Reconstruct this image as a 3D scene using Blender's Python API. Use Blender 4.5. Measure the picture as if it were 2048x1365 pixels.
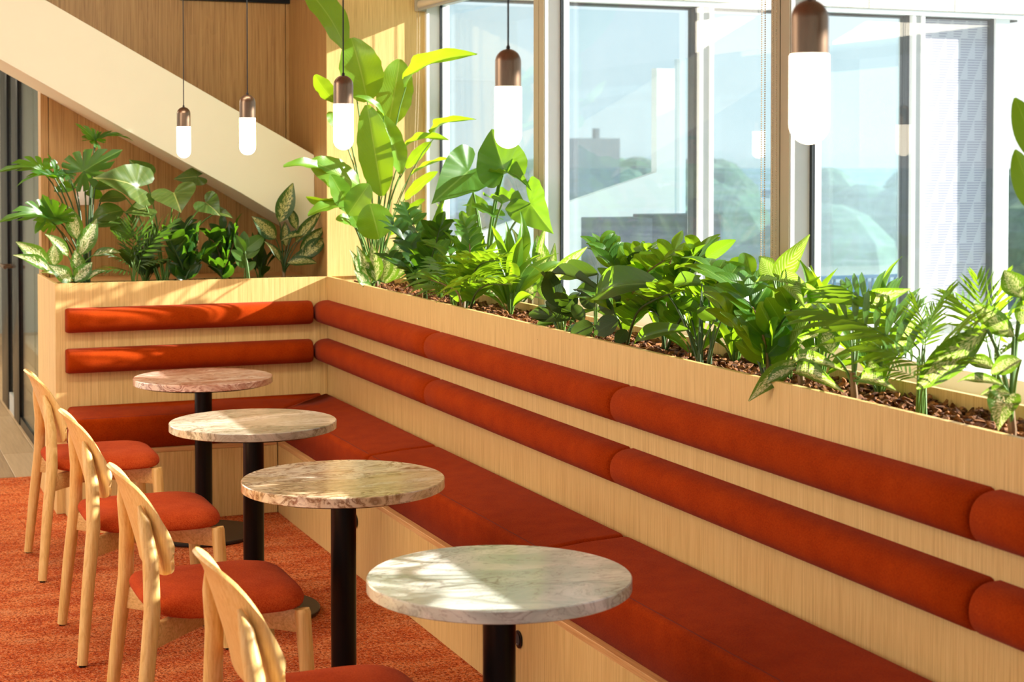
import bpy, bmesh, math, random
from mathutils import Vector, Matrix
R = math.radians
for o in list(bpy.data.objects): bpy.data.objects.remove(o)
S = bpy.context.scene
COL = S.collection

# ------------------------------------------------------------------ camera, light, exposure
cam = bpy.data.cameras.new('camera'); cam.lens = 58.03; cam.sensor_width = 36; cam.shift_y = -0.1328
cam.clip_start = 0.05; cam.clip_end = 5000
cam.dof.use_dof = True; cam.dof.focus_distance = 5.6; cam.dof.aperture_fstop = 5.6
camo = bpy.data.objects.new('camera', cam); COL.objects.link(camo)
camo.location = (-2.3027, -8.1651, 1.700); camo.rotation_euler = (R(90 - 1.477), 0, -0.38646)
S.camera = camo
S.view_settings.view_transform = 'Standard'; S.view_settings.look = 'None'
S.view_settings.gamma = 1.0; S.view_settings.use_curve_mapping = False; S.view_settings.exposure = 0.42
S.cycles.max_bounces = 10; S.cycles.transparent_max_bounces = 24; S.cycles.sample_clamp_indirect = 6.0
S.cycles.use_denoising = True; S.cycles.caustics_reflective = False; S.cycles.caustics_refractive = False

def world():
    w = bpy.data.worlds.new('sky'); S.world = w; w.use_nodes = True; n = w.node_tree; n.nodes.clear()
    out = n.nodes.new('ShaderNodeOutputWorld'); bg = n.nodes.new('ShaderNodeBackground')
    tc = n.nodes.new('ShaderNodeTexCoord'); sx = n.nodes.new('ShaderNodeSeparateXYZ')
    rp = n.nodes.new('ShaderNodeValToRGB')
    e = rp.color_ramp.elements
    e[0].position = 0.0; e[0].color = (.42, .45, .45, 1)
    e[1].position = 1.0; e[1].color = (.30, .50, .80, 1)
    for p, c in ((.485, (.55, .60, .62, 1)), (.505, (.98, .98, .96, 1)), (.56, (.86, .93, .97, 1)), (.68, (.55, .73, .93, 1))):
        x = e.new(p); x.color = c
    mr = n.nodes.new('ShaderNodeMapRange'); mr.inputs['From Min'].default_value = -1
    n.links.new(tc.outputs['Generated'], sx.inputs[0]); n.links.new(sx.outputs['Z'], mr.inputs['Value'])
    n.links.new(mr.outputs[0], rp.inputs[0]); n.links.new(rp.outputs[0], bg.inputs[0])
    bg.inputs[1].default_value = SKY
    n.links.new(bg.outputs[0], out.inputs[0])
SKY = 1.0
world()
sun = bpy.data.lights.new('sun', 'SUN'); sun.energy = 15.0; sun.angle = R(0.7); sun.color = (1.0, .935, .88)
suno = bpy.data.objects.new('sun', sun); COL.objects.link(suno)
suno.rotation_euler = Vector((-4.0, 1.0, -.41 * 4.0)).to_track_quat('-Z', 'Y').to_euler()
def area(name, loc, size, sizey, energy, color, aim):
    l = bpy.data.lights.new(name, 'AREA'); l.shape = 'RECTANGLE'; l.size = size; l.size_y = sizey; l.energy = energy; l.color = color
    o = bpy.data.objects.new(name, l); COL.objects.link(o); o.location = loc
    o.rotation_euler = Vector(aim).to_track_quat('-Z', 'Y').to_euler(); return o
WARM = (1.0, .93, .80)
area('fill_light', (-3.6, -3.2, 2.85), 1.6, 5.0, 130, WARM, (.45, 0, -1))  # unseen warm fill added to lift the whole room
area('fill_light', (-4.2, 5.2, 2.85), 2.5, 4.0, 240, (1, .88, .68), (0, 0, -1))  # unseen fill added to brighten the space behind the partition
area('fill_light', (-1.3, -2.2, 2.9), 1.6, .5, 34, (1, .95, .84), (0, 1, -.36))  # unseen fill added to brighten the stair stringer
area('fill_light', (-3.0, 1.8, 2.85), 1.2, 2.5, 45, WARM, (0, 0, -1))  # unseen warm fill added near the recess

# ------------------------------------------------------------------ helpers
def tag(o, label=None, cat=None, group=None, kind=None):
    if label: o['label'] = label
    if cat: o['category'] = cat
    if group: o['group'] = group
    if kind: o['kind'] = kind
    return o
def thing(name, label, cat, loc=(0, 0, 0), rz=0, group=None, kind=None):
    o = bpy.data.objects.new(name, None); COL.objects.link(o); o.location = loc; o.rotation_euler = (0, 0, rz)
    o.empty_display_size = .05
    return tag(o, label, cat, group, kind)
class MB:
    def __init__(s): s.v = []; s.f = []; s.uv = []
    def add(s, vs, fs, uvs=None):
        b = len(s.v); s.v += [tuple(x) for x in vs]; s.f += [tuple(i + b for i in q) for q in fs]
        s.uv += list(uvs) if uvs else [(0, 0)] * len(vs)
        return s
    def box(s, x0, x1, y0, y1, z0, z1):
        v = [(x, y, z) for x in (x0, x1) for y in (y0, y1) for z in (z0, z1)]
        return s.add(v, [(0, 1, 3, 2), (4, 6, 7, 5), (0, 4, 5, 1), (2, 3, 7, 6), (0, 2, 6, 4), (1, 5, 7, 3)])
    def tube(s, pts, rads, n=10, cap=True):
        pts = [Vector(p) for p in pts]; N = len(pts)
        if not isinstance(rads, (list, tuple)): rads = [rads] * N
        t0 = (pts[1] - pts[0]).normalized(); a = Vector((0, 0, 1)) if abs(t0.z) < .9 else Vector((1, 0, 0))
        u = t0.cross(a).normalized(); vs = []; uv = []
        for i, p in enumerate(pts):
            t = (pts[min(i + 1, N - 1)] - pts[max(i - 1, 0)]).normalized()
            u = (u - t * u.dot(t)).normalized(); w = t.cross(u)
            for k in range(n):
                an = 2 * math.pi * k / n
                vs.append(p + (u * math.cos(an) + w * math.sin(an)) * rads[i]); uv.append((k / n, i / (N - 1)))
        fs = [(i * n + k, i * n + (k + 1) % n, (i + 1) * n + (k + 1) % n, (i + 1) * n + k) for i in range(N - 1) for k in range(n)]
        if cap: fs += [tuple(range(n))[::-1], tuple((N - 1) * n + k for k in range(n))]
        return s.add(vs, fs, uv)
    def lathe(s, prof, c=(0, 0, 0), n=32, cap=True):
        vs = []
        for r, z in prof:
            for k in range(n):
                a = 2 * math.pi * k / n; vs.append((c[0] + r * math.cos(a), c[1] + r * math.sin(a), c[2] + z))
        N = len(prof)
        fs = [(i * n + k, i * n + (k + 1) % n, (i + 1) * n + (k + 1) % n, (i + 1) * n + k) for i in range(N - 1) for k in range(n)]
        if cap: fs += [tuple(range(n))[::-1], tuple((N - 1) * n + k for k in range(n))]
        return s.add(vs, fs)
    def prism(s, poly, axis, a0, a1):
        n = len(poly)
        def P(q, a): return {'x': (a, q[0], q[1]), 'y': (q[0], a, q[1]), 'z': (q[0], q[1], a)}[axis]
        vs = [P(q, a0) for q in poly] + [P(q, a1) for q in poly]
        fs = [tuple(range(n)), tuple(range(2 * n - 1, n - 1, -1))] + [(i, i + n, (i + 1) % n + n, (i + 1) % n) for i in range(n)]
        return s.add(vs, fs)
    def mesh(s, name, mat, smooth=None, bevel=0, seg=2):
        me = bpy.data.meshes.new(name); me.from_pydata(s.v, [], s.f)
        if mat: me.materials.append(mat)
        uvl = me.uv_layers.new(name='UVMap')
        li = [0] * len(me.loops); me.loops.foreach_get('vertex_index', li)
        fl = []
        for i in li: fl += s.uv[i]
        uvl.data.foreach_set('uv', fl)
        bm = bmesh.new(); bm.from_mesh(me); bmesh.ops.recalc_face_normals(bm, faces=bm.faces)
        if bevel: bmesh.ops.bevel(bm, geom=[e for e in bm.edges if len(e.link_faces) == 2 and e.calc_face_angle(0) > .5], offset=bevel, segments=seg, profile=.5, affect='EDGES', clamp_overlap=True)
        if smooth is not None:
            for f in bm.faces: f.smooth = True
            for e in bm.edges:
                if len(e.link_faces) == 2 and e.calc_face_angle(0) > smooth: e.smooth = False
        bm.to_mesh(me); bm.free(); return me
    def build(s, name, mat, parent=None, smooth=.6, bevel=0, seg=2, loc=(0, 0, 0)):
        me = s.mesh(name, mat, smooth, bevel, seg)
        o = bpy.data.objects.new(name, me); COL.objects.link(o); o.location = loc
        if parent: o.parent = parent
        return o
def inst(name, me, parent=None, mw=None, loc=None):
    o = bpy.data.objects.new(name, me); COL.objects.link(o)
    if parent: o.parent = parent
    if mw is not None: o.matrix_local = mw
    elif loc is not None: o.location = loc
    return o
def dup(root, loc, rz=None, label=None, group=None):
    r = root.copy(); COL.objects.link(r); r.location = loc
    if rz is not None: r.rotation_euler = (0, 0, rz)
    if label: r['label'] = label
    if group: r['group'] = group
    for ch in list(root.children):
        c = ch.copy(); COL.objects.link(c); c.parent = r
        for g in list(ch.children):
            d = g.copy(); COL.objects.link(d); d.parent = c
    return r
def single(name, label, cat, mb, mat, base, group=None, kind=None, **k):
    """one mesh, origin moved to its base"""
    b = Vector(base); mb.v = [tuple(Vector(p) - b) for p in mb.v]
    o = mb.build(name, mat, **k); o.location = b
    return tag(o, label, cat, group, kind)

# ------------------------------------------------------------------ materials
def lin(r, g, b):
    f = lambda c: (c / 255) / 12.92 if c / 255 <= .04045 else ((c / 255 + .055) / 1.055) ** 2.4
    return (f(r), f(g), f(b), 1)
class NT:
    def __init__(s, name):
        s.m = bpy.data.materials.new(name); s.m.use_nodes = True; s.t = s.m.node_tree; s.t.nodes.clear()
        s.out = s.t.nodes.new('ShaderNodeOutputMaterial')
    def n(s, typ, **kw):
        x = s.t.nodes.new('ShaderNode' + typ)
        for k, v in kw.items():
            if k.startswith('_'): setattr(x, k[1:], v)
            else:
                key = int(k[1:]) if k[0] == 'i' and k[1:].isdigit() else k.replace('__', ' ')
                s.set(x, key, v)
        return x
    def set(s, x, key, v):
        if isinstance(v, bpy.types.NodeSocket): s.t.links.new(v, x.inputs[key])
        elif isinstance(v, bpy.types.Node): s.t.links.new(v.outputs[0], x.inputs[key])
        else: x.inputs[key].default_value = v
    def ramp(s, fac, stops, interp='LINEAR'):
        x = s.t.nodes.new('ShaderNodeValToRGB'); x.color_ramp.interpolation = interp; e = x.color_ramp.elements
        while len(e) > len(stops): e.remove(e[-1])
        while len(e) < len(stops): e.new(.5)
        for q, (p, c) in zip(e, stops): q.position = p; q.color = c
        s.set(x, 0, fac); return x
    def math(s, op, a, b=0.0, c=0.0):
        x = s.t.nodes.new('ShaderNodeMath'); x.operation = op
        s.set(x, 0, a); s.set(x, 1, b); s.set(x, 2, c); return x.outputs[0]
    def mix(s, fac, a, b, blend='MIX'):
        x = s.t.nodes.new('ShaderNodeMix'); x.data_type = 'RGBA'; x.blend_type = blend
        s.set(x, 0, fac); s.set(x, 6, a); s.set(x, 7, b); return x.outputs[2]
    def coords(s, kind='Object', scale=(1, 1, 1), rot=(0, 0, 0), loc=(0, 0, 0)):
        tc = s.n('TexCoord'); mp = s.n('Mapping'); s.t.links.new(tc.outputs[kind], mp.inputs[0])
        mp.inputs['Scale'].default_value = scale; mp.inputs['Rotation'].default_value = rot; mp.inputs['Location'].default_value = loc
        return mp.outputs[0]
    def noise(s, vec, scale, detail=2, rough=.5, dist=0):
        x = s.n('TexNoise', Scale=scale, Detail=detail, Roughness=rough, Distortion=dist); s.set(x, 'Vector', vec); return x.outputs[0]
    def bump(s, h, strength=.2, dist=.01):
        return s.n('Bump', Height=h, Strength=strength, Distance=dist).outputs[0]
    def bsdf(s, col, rough=.5, metal=0.0, normal=None, spec=.5, sheen=0.0):
        x = s.n('BsdfPrincipled', Roughness=rough, Metallic=metal); s.set(x, 'Base Color', col)
        x.inputs['Specular IOR Level'].default_value = spec
        if sheen: x.inputs['Sheen Weight'].default_value = sheen; x.inputs['Sheen Roughness'].default_value = .5
        if normal: s.set(x, 'Normal', normal)
        return x
    def done(s, sh): s.t.links.new(sh.outputs[0] if isinstance(sh, bpy.types.Node) else sh, s.out.inputs[0]); return s.m

def plain(name, rgb, rough=.5, metal=0.0, spec=.5):
    t = NT(name); v = t.coords('Object')
    nz = t.noise(v, 9, 3)
    c = t.mix(t.math('MULTIPLY', nz, .12), lin(*rgb), lin(*[max(0, q * .82) for q in rgb]))
    return t.done(t.bsdf(c, rough, metal, spec=spec))
def wood(name, dark, mid, light, axis='z', rough=.48, figure=0.0, fine=230):
    """straight-grained oak veneer; axis = direction of the grain"""
    t = NT(name)
    sc = {'z': (1, 1, .02), 'x': (.02, 1, 1), 'y': (1, .02, 1)}[axis]
    v = t.coords('Object', scale=sc)
    a = t.noise(v, fine, 4, .65); b = t.noise(v, fine * .18, 3, .5)
    f = t.math('ADD', t.math('MULTIPLY', a, .8), t.math('MULTIPLY', b, .2))
    if figure:
        sc2 = {'z': (1, 1, .09), 'x': (.09, 1, 1), 'y': (1, .09, 1)}[axis]
        v2 = t.coords('Object', scale=sc2)
        d = t.noise(v2, 7, 2, .5, .6)
        w = t.math('FRACT', t.math('MULTIPLY', d, 22.0))
        f = t.math('ADD', f, t.math('MULTIPLY', t.math('SUBTRACT', w, .5), figure))
    c = t.ramp(f, [(.33, lin(*dark)), (.5, lin(*mid)), (.68, lin(*light))])
    return t.done(t.bsdf(c, rough, normal=t.bump(a, .08, .002)))
def fabric(name, a, b):
    t = NT(name); v = t.coords('Object')
    n1 = t.noise(v, 420, 2, .7); n2 = t.noise(v, 14, 3)
    n1b = t.noise(t.coords('Object', scale=(1, 1, 1), rot=(.6, .5, .3)), 240, 2)
    f = t.math('ADD', t.math('MULTIPLY', t.math('ADD', n1, n1b), .38), t.math('MULTIPLY', n2, .24))
    c = t.ramp(f, [(.35, lin(*a)), (.66, lin(*b))])
    return t.done(t.bsdf(c, .95, normal=t.bump(n1, .25, .002), spec=.04, sheen=.03))
def marble(name, base, veins, rust, gate0, seed, stretch=(2.0, 4.2, 3.5), rot=.5):
    """swirled marble: domain-warped bands, thin veins, rust clouds"""
    t = NT(name)
    ro = t.coords('Object', scale=stretch, rot=(0, 0, rot), loc=(seed, seed * .7, seed * 1.3))
    wn = t.n('TexNoise', Scale=.9, Detail=3, Roughness=.5); t.set(wn, 'Vector', ro)
    w2 = t.n('VectorMath', _operation='SCALE'); t.set(w2, 0, wn.outputs['Color']); w2.inputs['Scale'].default_value = 2.6
    v = t.n('VectorMath', _operation='ADD'); t.set(v, 0, ro); t.set(v, 1, w2.outputs[0]); v = v.outputs[0]
    a = t.noise(v, .9, 7, .58); b = t.noise(v, .62, 4, .55); d = t.noise(v, .8, 4, .55, .3); e = t.noise(v, 5, 4, .6); a2 = t.noise(v, 2.2, 5, .6)
    bc = t.ramp(b, [(.28 + .095 * i, lin(*c)) for i, c in enumerate(base)])
    fl = t.math('FRACT', t.math('MULTIPLY', a, 16.0)); f2 = t.math('FRACT', t.math('MULTIPLY', a2, 9.0))
    vein = t.ramp(fl, [(0, (1, 1, 1, 1)), (.10, (.8, .8, .8, 1)), (.40, (0, 0, 0, 1)), (.78, (0, 0, 0, 1)), (1.0, (.75, .75, .75, 1))])
    v2 = t.ramp(f2, [(0, (.7, .7, .7, 1)), (.14, (0, 0, 0, 1)), (.9, (0, 0, 0, 1)), (1, (.5, .5, .5, 1))])
    gate = t.ramp(d, [(gate0, (0, 0, 0, 1)), (gate0 + .16, (1, 1, 1, 1))])
    vc = t.ramp(b, [(.38, lin(*veins[0])), (.6, lin(*veins[1]))])
    c = t.mix(t.math('MULTIPLY', t.math('MULTIPLY', vein, gate), .92), bc, vc)
    c = t.mix(t.math('MULTIPLY', v2, .65), c, vc)
    rm = t.ramp(t.math('ADD', t.math('MULTIPLY', t.noise(v, .8, 4, .55), .8), t.math('MULTIPLY', e, .2)), [(.60 - rust, (0, 0, 0, 1)), (.66 - rust, (1, 1, 1, 1))])
    c = t.mix(t.math('MULTIPLY', rm, .82), c, lin(*veins[0]))
    return t.done(t.bsdf(c, .17, spec=.5))
def carpet():
    t = NT('loop_carpet'); v = t.coords('Object')
    n1 = t.noise(v, 170, 2, .8); st = t.noise(t.coords('Object', scale=(.8, 1.9, 1), rot=(0, 0, .3)), 4.2, 6, .72, .3)
    sp = t.noise(v, 105, 1, .5); n3 = t.noise(v, 60, 3, .6)
    c = t.ramp(st, [(.30, lin(178, 66, 26)), (.46, lin(220, 104, 48)), (.58, lin(236, 136, 76)), (.72, lin(226, 150, 106))])
    c = t.mix(t.ramp(n1, [(.53, (0, 0, 0, 1)), (.66, (.9, .9, .9, 1))]), c, lin(246, 190, 138))
    c = t.mix(t.ramp(sp, [(.36, (.8, .8, .8, 1)), (.47, (0, 0, 0, 1))]), c, lin(134, 34, 12))
    c = t.mix(t.ramp(n3, [(.36, (.55, .55, .55, 1)), (.5, (0, 0, 0, 1))]), c, lin(168, 50, 20))
    return t.done(t.bsdf(c, 1.0, normal=t.bump(n1, 1.0, .012), spec=.05))
def pane_glass(name, refl=.0, tint=(.96, .98, .98), gtint=(1, 1, 1), dust=.006):
    t = NT(name); lw = t.n('LayerWeight', Blend=.5)
    fr = t.math('ADD', t.math('MULTIPLY', t.math('POWER', lw.outputs['Facing'], 5.0), .55), .028 + refl)
    tr = t.n('BsdfTransparent'); tr.inputs[0].default_value = (*tint, 1)
    gl = t.n('BsdfGlossy', Roughness=.0); gl.inputs[0].default_value = (*gtint, 1)
    mx = t.n('MixShader'); t.set(mx, 0, fr); t.set(mx, 1, tr.outputs[0]); t.set(mx, 2, gl.outputs[0])
    # a thin film of dust that catches the sun
    nz = t.noise(t.coords('Object'), 3.0, 4); df = t.n('BsdfDiffuse'); df.inputs[0].default_value = (.85, .86, .86, 1)
    tl = t.n('BsdfTranslucent'); tl.inputs[0].default_value = (.85, .86, .86, 1); ds = t.n('AddShader'); t.set(ds, 0, df.outputs[0]); t.set(ds, 1, tl.outputs[0])
    m2 = t.n('MixShader'); t.set(m2, 0, t.math('MULTIPLY', nz, dust * 2)); t.set(m2, 1, mx.outputs[0]); t.set(m2, 2, ds.outputs[0])
    return t.done(m2)
def emit(name, rgb, strength):
    t = NT(name); e = t.n('Emission', Strength=strength); e.inputs[0].default_value = (*rgb, 1); return t.done(e)
def brushed(name, rgb):
    t = NT(name); v = t.coords('Object', scale=(1, 1, .12)); a = t.noise(v, 260, 3, .7)
    c = t.mix(a, lin(*[q * .8 for q in rgb]), lin(*rgb))
    return t.done(t.bsdf(c, .34, 1.0, normal=t.bump(a, .15, .001)))

M = {}
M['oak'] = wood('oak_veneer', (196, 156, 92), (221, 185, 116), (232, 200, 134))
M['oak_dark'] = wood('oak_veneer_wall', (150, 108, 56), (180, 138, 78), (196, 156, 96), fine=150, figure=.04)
M['oak_y'] = wood('oak_edge', (190, 134, 76), (212, 160, 100), (226, 180, 122), axis='y')
M['oak_x'] = wood('oak_edge_cross', (190, 134, 76), (212, 160, 100), (226, 180, 122), axis='x')
M['chair_wood'] = wood('chair_oak', (214, 166, 88), (232, 190, 112), (240, 204, 134), figure=.07, fine=160, rough=.42)
M['chair_wood_x'] = wood('chair_oak_beam', (200, 152, 84), (222, 178, 106), (234, 194, 128), axis='x', figure=.16, fine=160, rough=.42)
M['fabric'] = fabric('rust_wool', (132, 37, 0), (170, 63, 8))
M['seat_fabric'] = fabric('rust_wool_seat', (158, 46, 12), (204, 88, 38))
M['marble_1'] = marble('rust_marble', [(232, 194, 166), (244, 226, 206), (226, 190, 164), (196, 148, 122), (240, 214, 192)], [(128, 52, 34), (150, 78, 56)], .03, .36, 3.1)
M['marble_2'] = marble('grey_swirl_marble', [(222, 212, 192), (196, 190, 170), (158, 152, 134), (206, 192, 170), (232, 220, 204)], [(104, 84, 64), (122, 110, 88)], -.02, .38, 7.7)
M['marble_3'] = marble('cream_rust_marble', [(238, 216, 186), (228, 196, 160), (242, 226, 202), (212, 184, 142), (232, 206, 172)], [(128, 56, 34), (128, 90, 48)], .0, .34, 11.3)
M['marble_4'] = marble('pale_green_marble', [(238, 234, 224), (220, 220, 206), (190, 194, 182), (228, 222, 212), (242, 236, 228)], [(116, 76, 66), (120, 114, 98)], -.04, .40, 17.9)
M['carpet'] = carpet()
M['black'] = plain('black_powder_coat', (8, 8, 8), .3, spec=.22)
M['blackbase'] = plain('black_base_plate', (40, 34, 27), .36, spec=.35)
M['white'] = plain('white_paint', (240, 234, 222), .5)
M['cream'] = plain('cream_paint', (240, 238, 206), .55)
M['frame_white'] = plain('white_window_frame', (236, 236, 232), .4)
M['frame_tan'] = plain('post_shade_tan', (176, 163, 134), .42)  # tan holds the shade on the posts' room side; blind bracket shares it
M['gasket'] = plain('dark_gasket', (34, 42, 46), .5)
M['alu'] = plain('grey_aluminium', (168, 168, 164), .4)
M['bronze'] = brushed('brushed_bronze', (138, 112, 90))
M['chain'] = plain('beige_beads', (206, 186, 150), .35)
M['cord'] = plain('black_cord', (26, 22, 20), .6)
M['glow'] = emit('opal_glow', (1.0, .84, .62), 7)
M['glass'] = pane_glass('window_glass')
M['glass_dark'] = pane_glass('partition_glass', .03, (.80, .84, .80))
M['wing_glass'] = pane_glass('solar_glass', .06, (.84, .905, .925), (.92, .97, 1.0), dust=.006)
M['stone'] = plain('pale_stone', (236, 230, 216), .7)
M['plaster'] = plain('white_plaster', (232, 230, 224), .8)
# ------------------------------------------------------------------ room shell
ZP = 1.117; XW = .529; YB = .764; XL = -1.351; WIN_Y = (0.0, -1.527, -3.526, -5.52, -7.5)
st = lambda name, mb, mat, parent=None, **k: tag(mb.build(name, mat, parent, **k), kind='structure') if parent is None else mb.build(name, mat, parent, **k)
def planks():
    t = NT('floor_oak'); oi = t.n('ObjectInfo')
    a = t.noise(t.coords('Object', scale=(1, .05, 1)), 60, 4, .6)
    f = t.math('ADD', t.math('MULTIPLY', a, .7), t.math('MULTIPLY', oi.outputs['Random'], .3))
    c = t.ramp(f, [(.2, lin(134, 106, 76)), (.5, lin(168, 140, 104)), (.8, lin(192, 164, 128))])
    return t.done(t.bsdf(c, .38))
M['floor'] = planks()
fl = st('floor', MB().box(-8, .6, -12, 9, -.16, -.03), M['plaster'])
pk = [MB().box(-.0915, .0915, -.75, .75, -.02, 0).mesh('floor_plank', M['floor'], bevel=.003, seg=1)]
for i in range(14):                        # planks seen beside the glass partition
    for j in range(6):
        inst('floor_plank', pk[0], fl, loc=(-3.2 + i * .185, 1.83 + j * 1.502 + (.75 if i % 2 else 0) - .75, 0))
cp = MB().box(-7, -.02, -11.5, 1.05, -.03, .002)
single('carpet', 'flecked orange and rust carpet under the tables and chairs', 'carpet', cp, M['carpet'], (-3, -4, 0))
st('ceiling', MB().box(-8, 1.3, -12, 9, 2.96, 3.06), M['white'])
# back wall behind the planting, with two tall panels
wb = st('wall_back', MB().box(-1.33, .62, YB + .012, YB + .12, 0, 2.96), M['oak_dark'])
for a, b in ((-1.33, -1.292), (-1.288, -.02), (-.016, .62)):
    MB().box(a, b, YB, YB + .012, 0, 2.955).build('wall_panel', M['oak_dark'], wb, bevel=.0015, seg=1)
# oak-clad column between the planting recess and the windows
wr = st('wall_right', MB().box(.012, XW, .012, YB, 0, 2.96), M['oak'])
MB().box(.0, XW, 0, .012, ZP, 2.955).build('wall_panel', M['oak'], wr)
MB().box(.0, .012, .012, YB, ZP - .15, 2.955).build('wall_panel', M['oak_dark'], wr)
MB().box(-.6, .0, YB - .03, YB, 2.575, 2.62).build('shadow_gap_strip', M['black'], wb)

# ------------------------------------------------------------------ windows (plane x = .605)
def window(i, ya, yb):
    """ya > yb; box posts at both ends, glass between"""
    w = thing('window_%d' % i, None, None, (.605, (ya + yb) / 2, 1.1), kind='structure'); cy = (ya + yb) / 2
    L = lambda mb: MB_shift(mb, (-.605, -cy, -1.1))
    h = .058
    L(MB().box(.529, .645, yb - h, yb - .002, 1.06, 2.60)).build('post', M['frame_tan'] if False else M['frame_white'], w)
    L(MB().box(.524, .5295, yb - h + .001, yb - .003, 1.06, 2.60)).build('post_shade_face', M['frame_tan'], w)  # thin sheet whose tan colour stands for shade on the post's inner face
    L(MB().box(.524, .5295, yb + .003, yb + h - .001, 1.06, 2.60)).build('post_shade_face', M['frame_tan'], w)
    L(MB().box(.529, .645, yb + .002, yb + h, 1.06, 2.60)).build('post', M['frame_white'], w)
    a, b = ya - h, yb + h
    L(MB().box(.57, .645, b, a, 1.06, 1.125)).build('bottom_rail', M['frame_white'], w)
    L(MB().box(.57, .645, b, a, 2.52, 2.60)).build('top_rail', M['frame_white'], w)
    for q in (a - .014, b):
        L(MB().box(.600, .612, q, q + .014, 1.125, 2.52)).build('gasket', M['gasket'], w)
    L(MB().box(.604, .609, b + .014, a - .014, 1.125, 2.52)).build('pane', M['glass'], w)
def MB_shift(mb, d):
    mb.v = [(x + d[0], y + d[1], z + d[2]) for x, y, z in mb.v]; return mb
for i in range(4): window(i + 1, WIN_Y[i] + (.03 if i == 0 else 0), WIN_Y[i + 1])
st('trim_1', MB().box(XW, .645, -.028, .0, 1.06, 2.60), M['frame_white'])          # jamb against the column
st('trim_2', MB().box(.335, .60, -7.5, -.0, 1.02, 1.06), M['white'], bevel=.004)        # sill behind the planter
st('trim_3', MB().box(.66, .90, -7.5, .24, 2.66, 3.3), M['stone'])                     # stone lintel outside
st('wall_window_side', MB().box(.56, .62, -12, .3, -.1, 1.06), M['plaster'])
st('trim_4', MB().box(.45, .70, -7.5, 0, 2.60, 2.96), M['white'])                # bulkhead over the windows
st('wall_behind_camera', MB().box(.56, .62, -12, -7.5, 1.06, 2.96), M['plaster'])

# roller blind rolled up at the window head + bead chains
rb = thing('roller_blind', 'rolled-up beige roller blind at the head of the far window', 'blind', (.5, -.8, 2.52))
MB().tube([(0, .77, 0), (0, -.70, 0)], .024, 16).build('roller_tube', plain('blind_cloth', (214, 200, 172), .8), rb)
MB().box(-.035, .03, .772, .785, -.035, .09).build('bracket', M['frame_tan'], rb, bevel=.003)
MB().tube([(-.018, .76, -.028), (-.018, -.70, -.028)], .007, 8).build('hem_bar', M['alu'], rb)
bead = MB().lathe([(.0, -.003), (.0026, -.0015), (.0026, .0015), (0, .003)], n=6, cap=False)
def chain(label, pts, z0, z1, group, sag=0.0):
    c = thing('blind_chain', label, 'chain', (pts[0][0], pts[0][1], z0), group=group)
    for (x, y) in pts:
        m = MB(); n = int((z1 - z0) / .0075)
        for k in range(n):
            t = k / n; q = .35 * sag * (1 - t) ** 2
            m.add([(x - pts[0][0] + vx - q, y - pts[0][1] + vy, vz + t * (z1 - z0)) for vx, vy, vz in bead.v], bead.f)
        o = m.build('strand', M['chain'], c); o['kind'] = 'stuff'
    m = MB(); (xa, ya), (xb, yb) = pts
    for k in range(7):
        a = math.pi * k / 6; m.add([((xb - xa) * (1 - math.cos(a)) / 2 - .35 * sag + vx, (yb - ya) * (1 - math.cos(a)) / 2 + vy, -abs(yb - ya + xb - xa) * .5 * math.sin(a) + vz) for vx, vy, vz in bead.v], bead.f)
    o = m.build('loop_end', M['chain'], c); o['kind'] = 'stuff'
chain('beige bead chain hanging clear of the glass left of the middle window post', [(.515, -3.425), (.515, -3.446)], 1.28, 2.55, 'blind chains at the middle window post')
chain('beige bead chain hanging against the middle window post', [(.512, -3.50), (.512, -3.522)], 1.28, 2.55, 'blind chains at the middle window post')
chain('pale bead chain hanging by the oak column beside the tall leaves', [(.468, -.055), (.49, -.03)], 1.35, 2.5, 'blind chain at the oak column', sag=.12)

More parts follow.
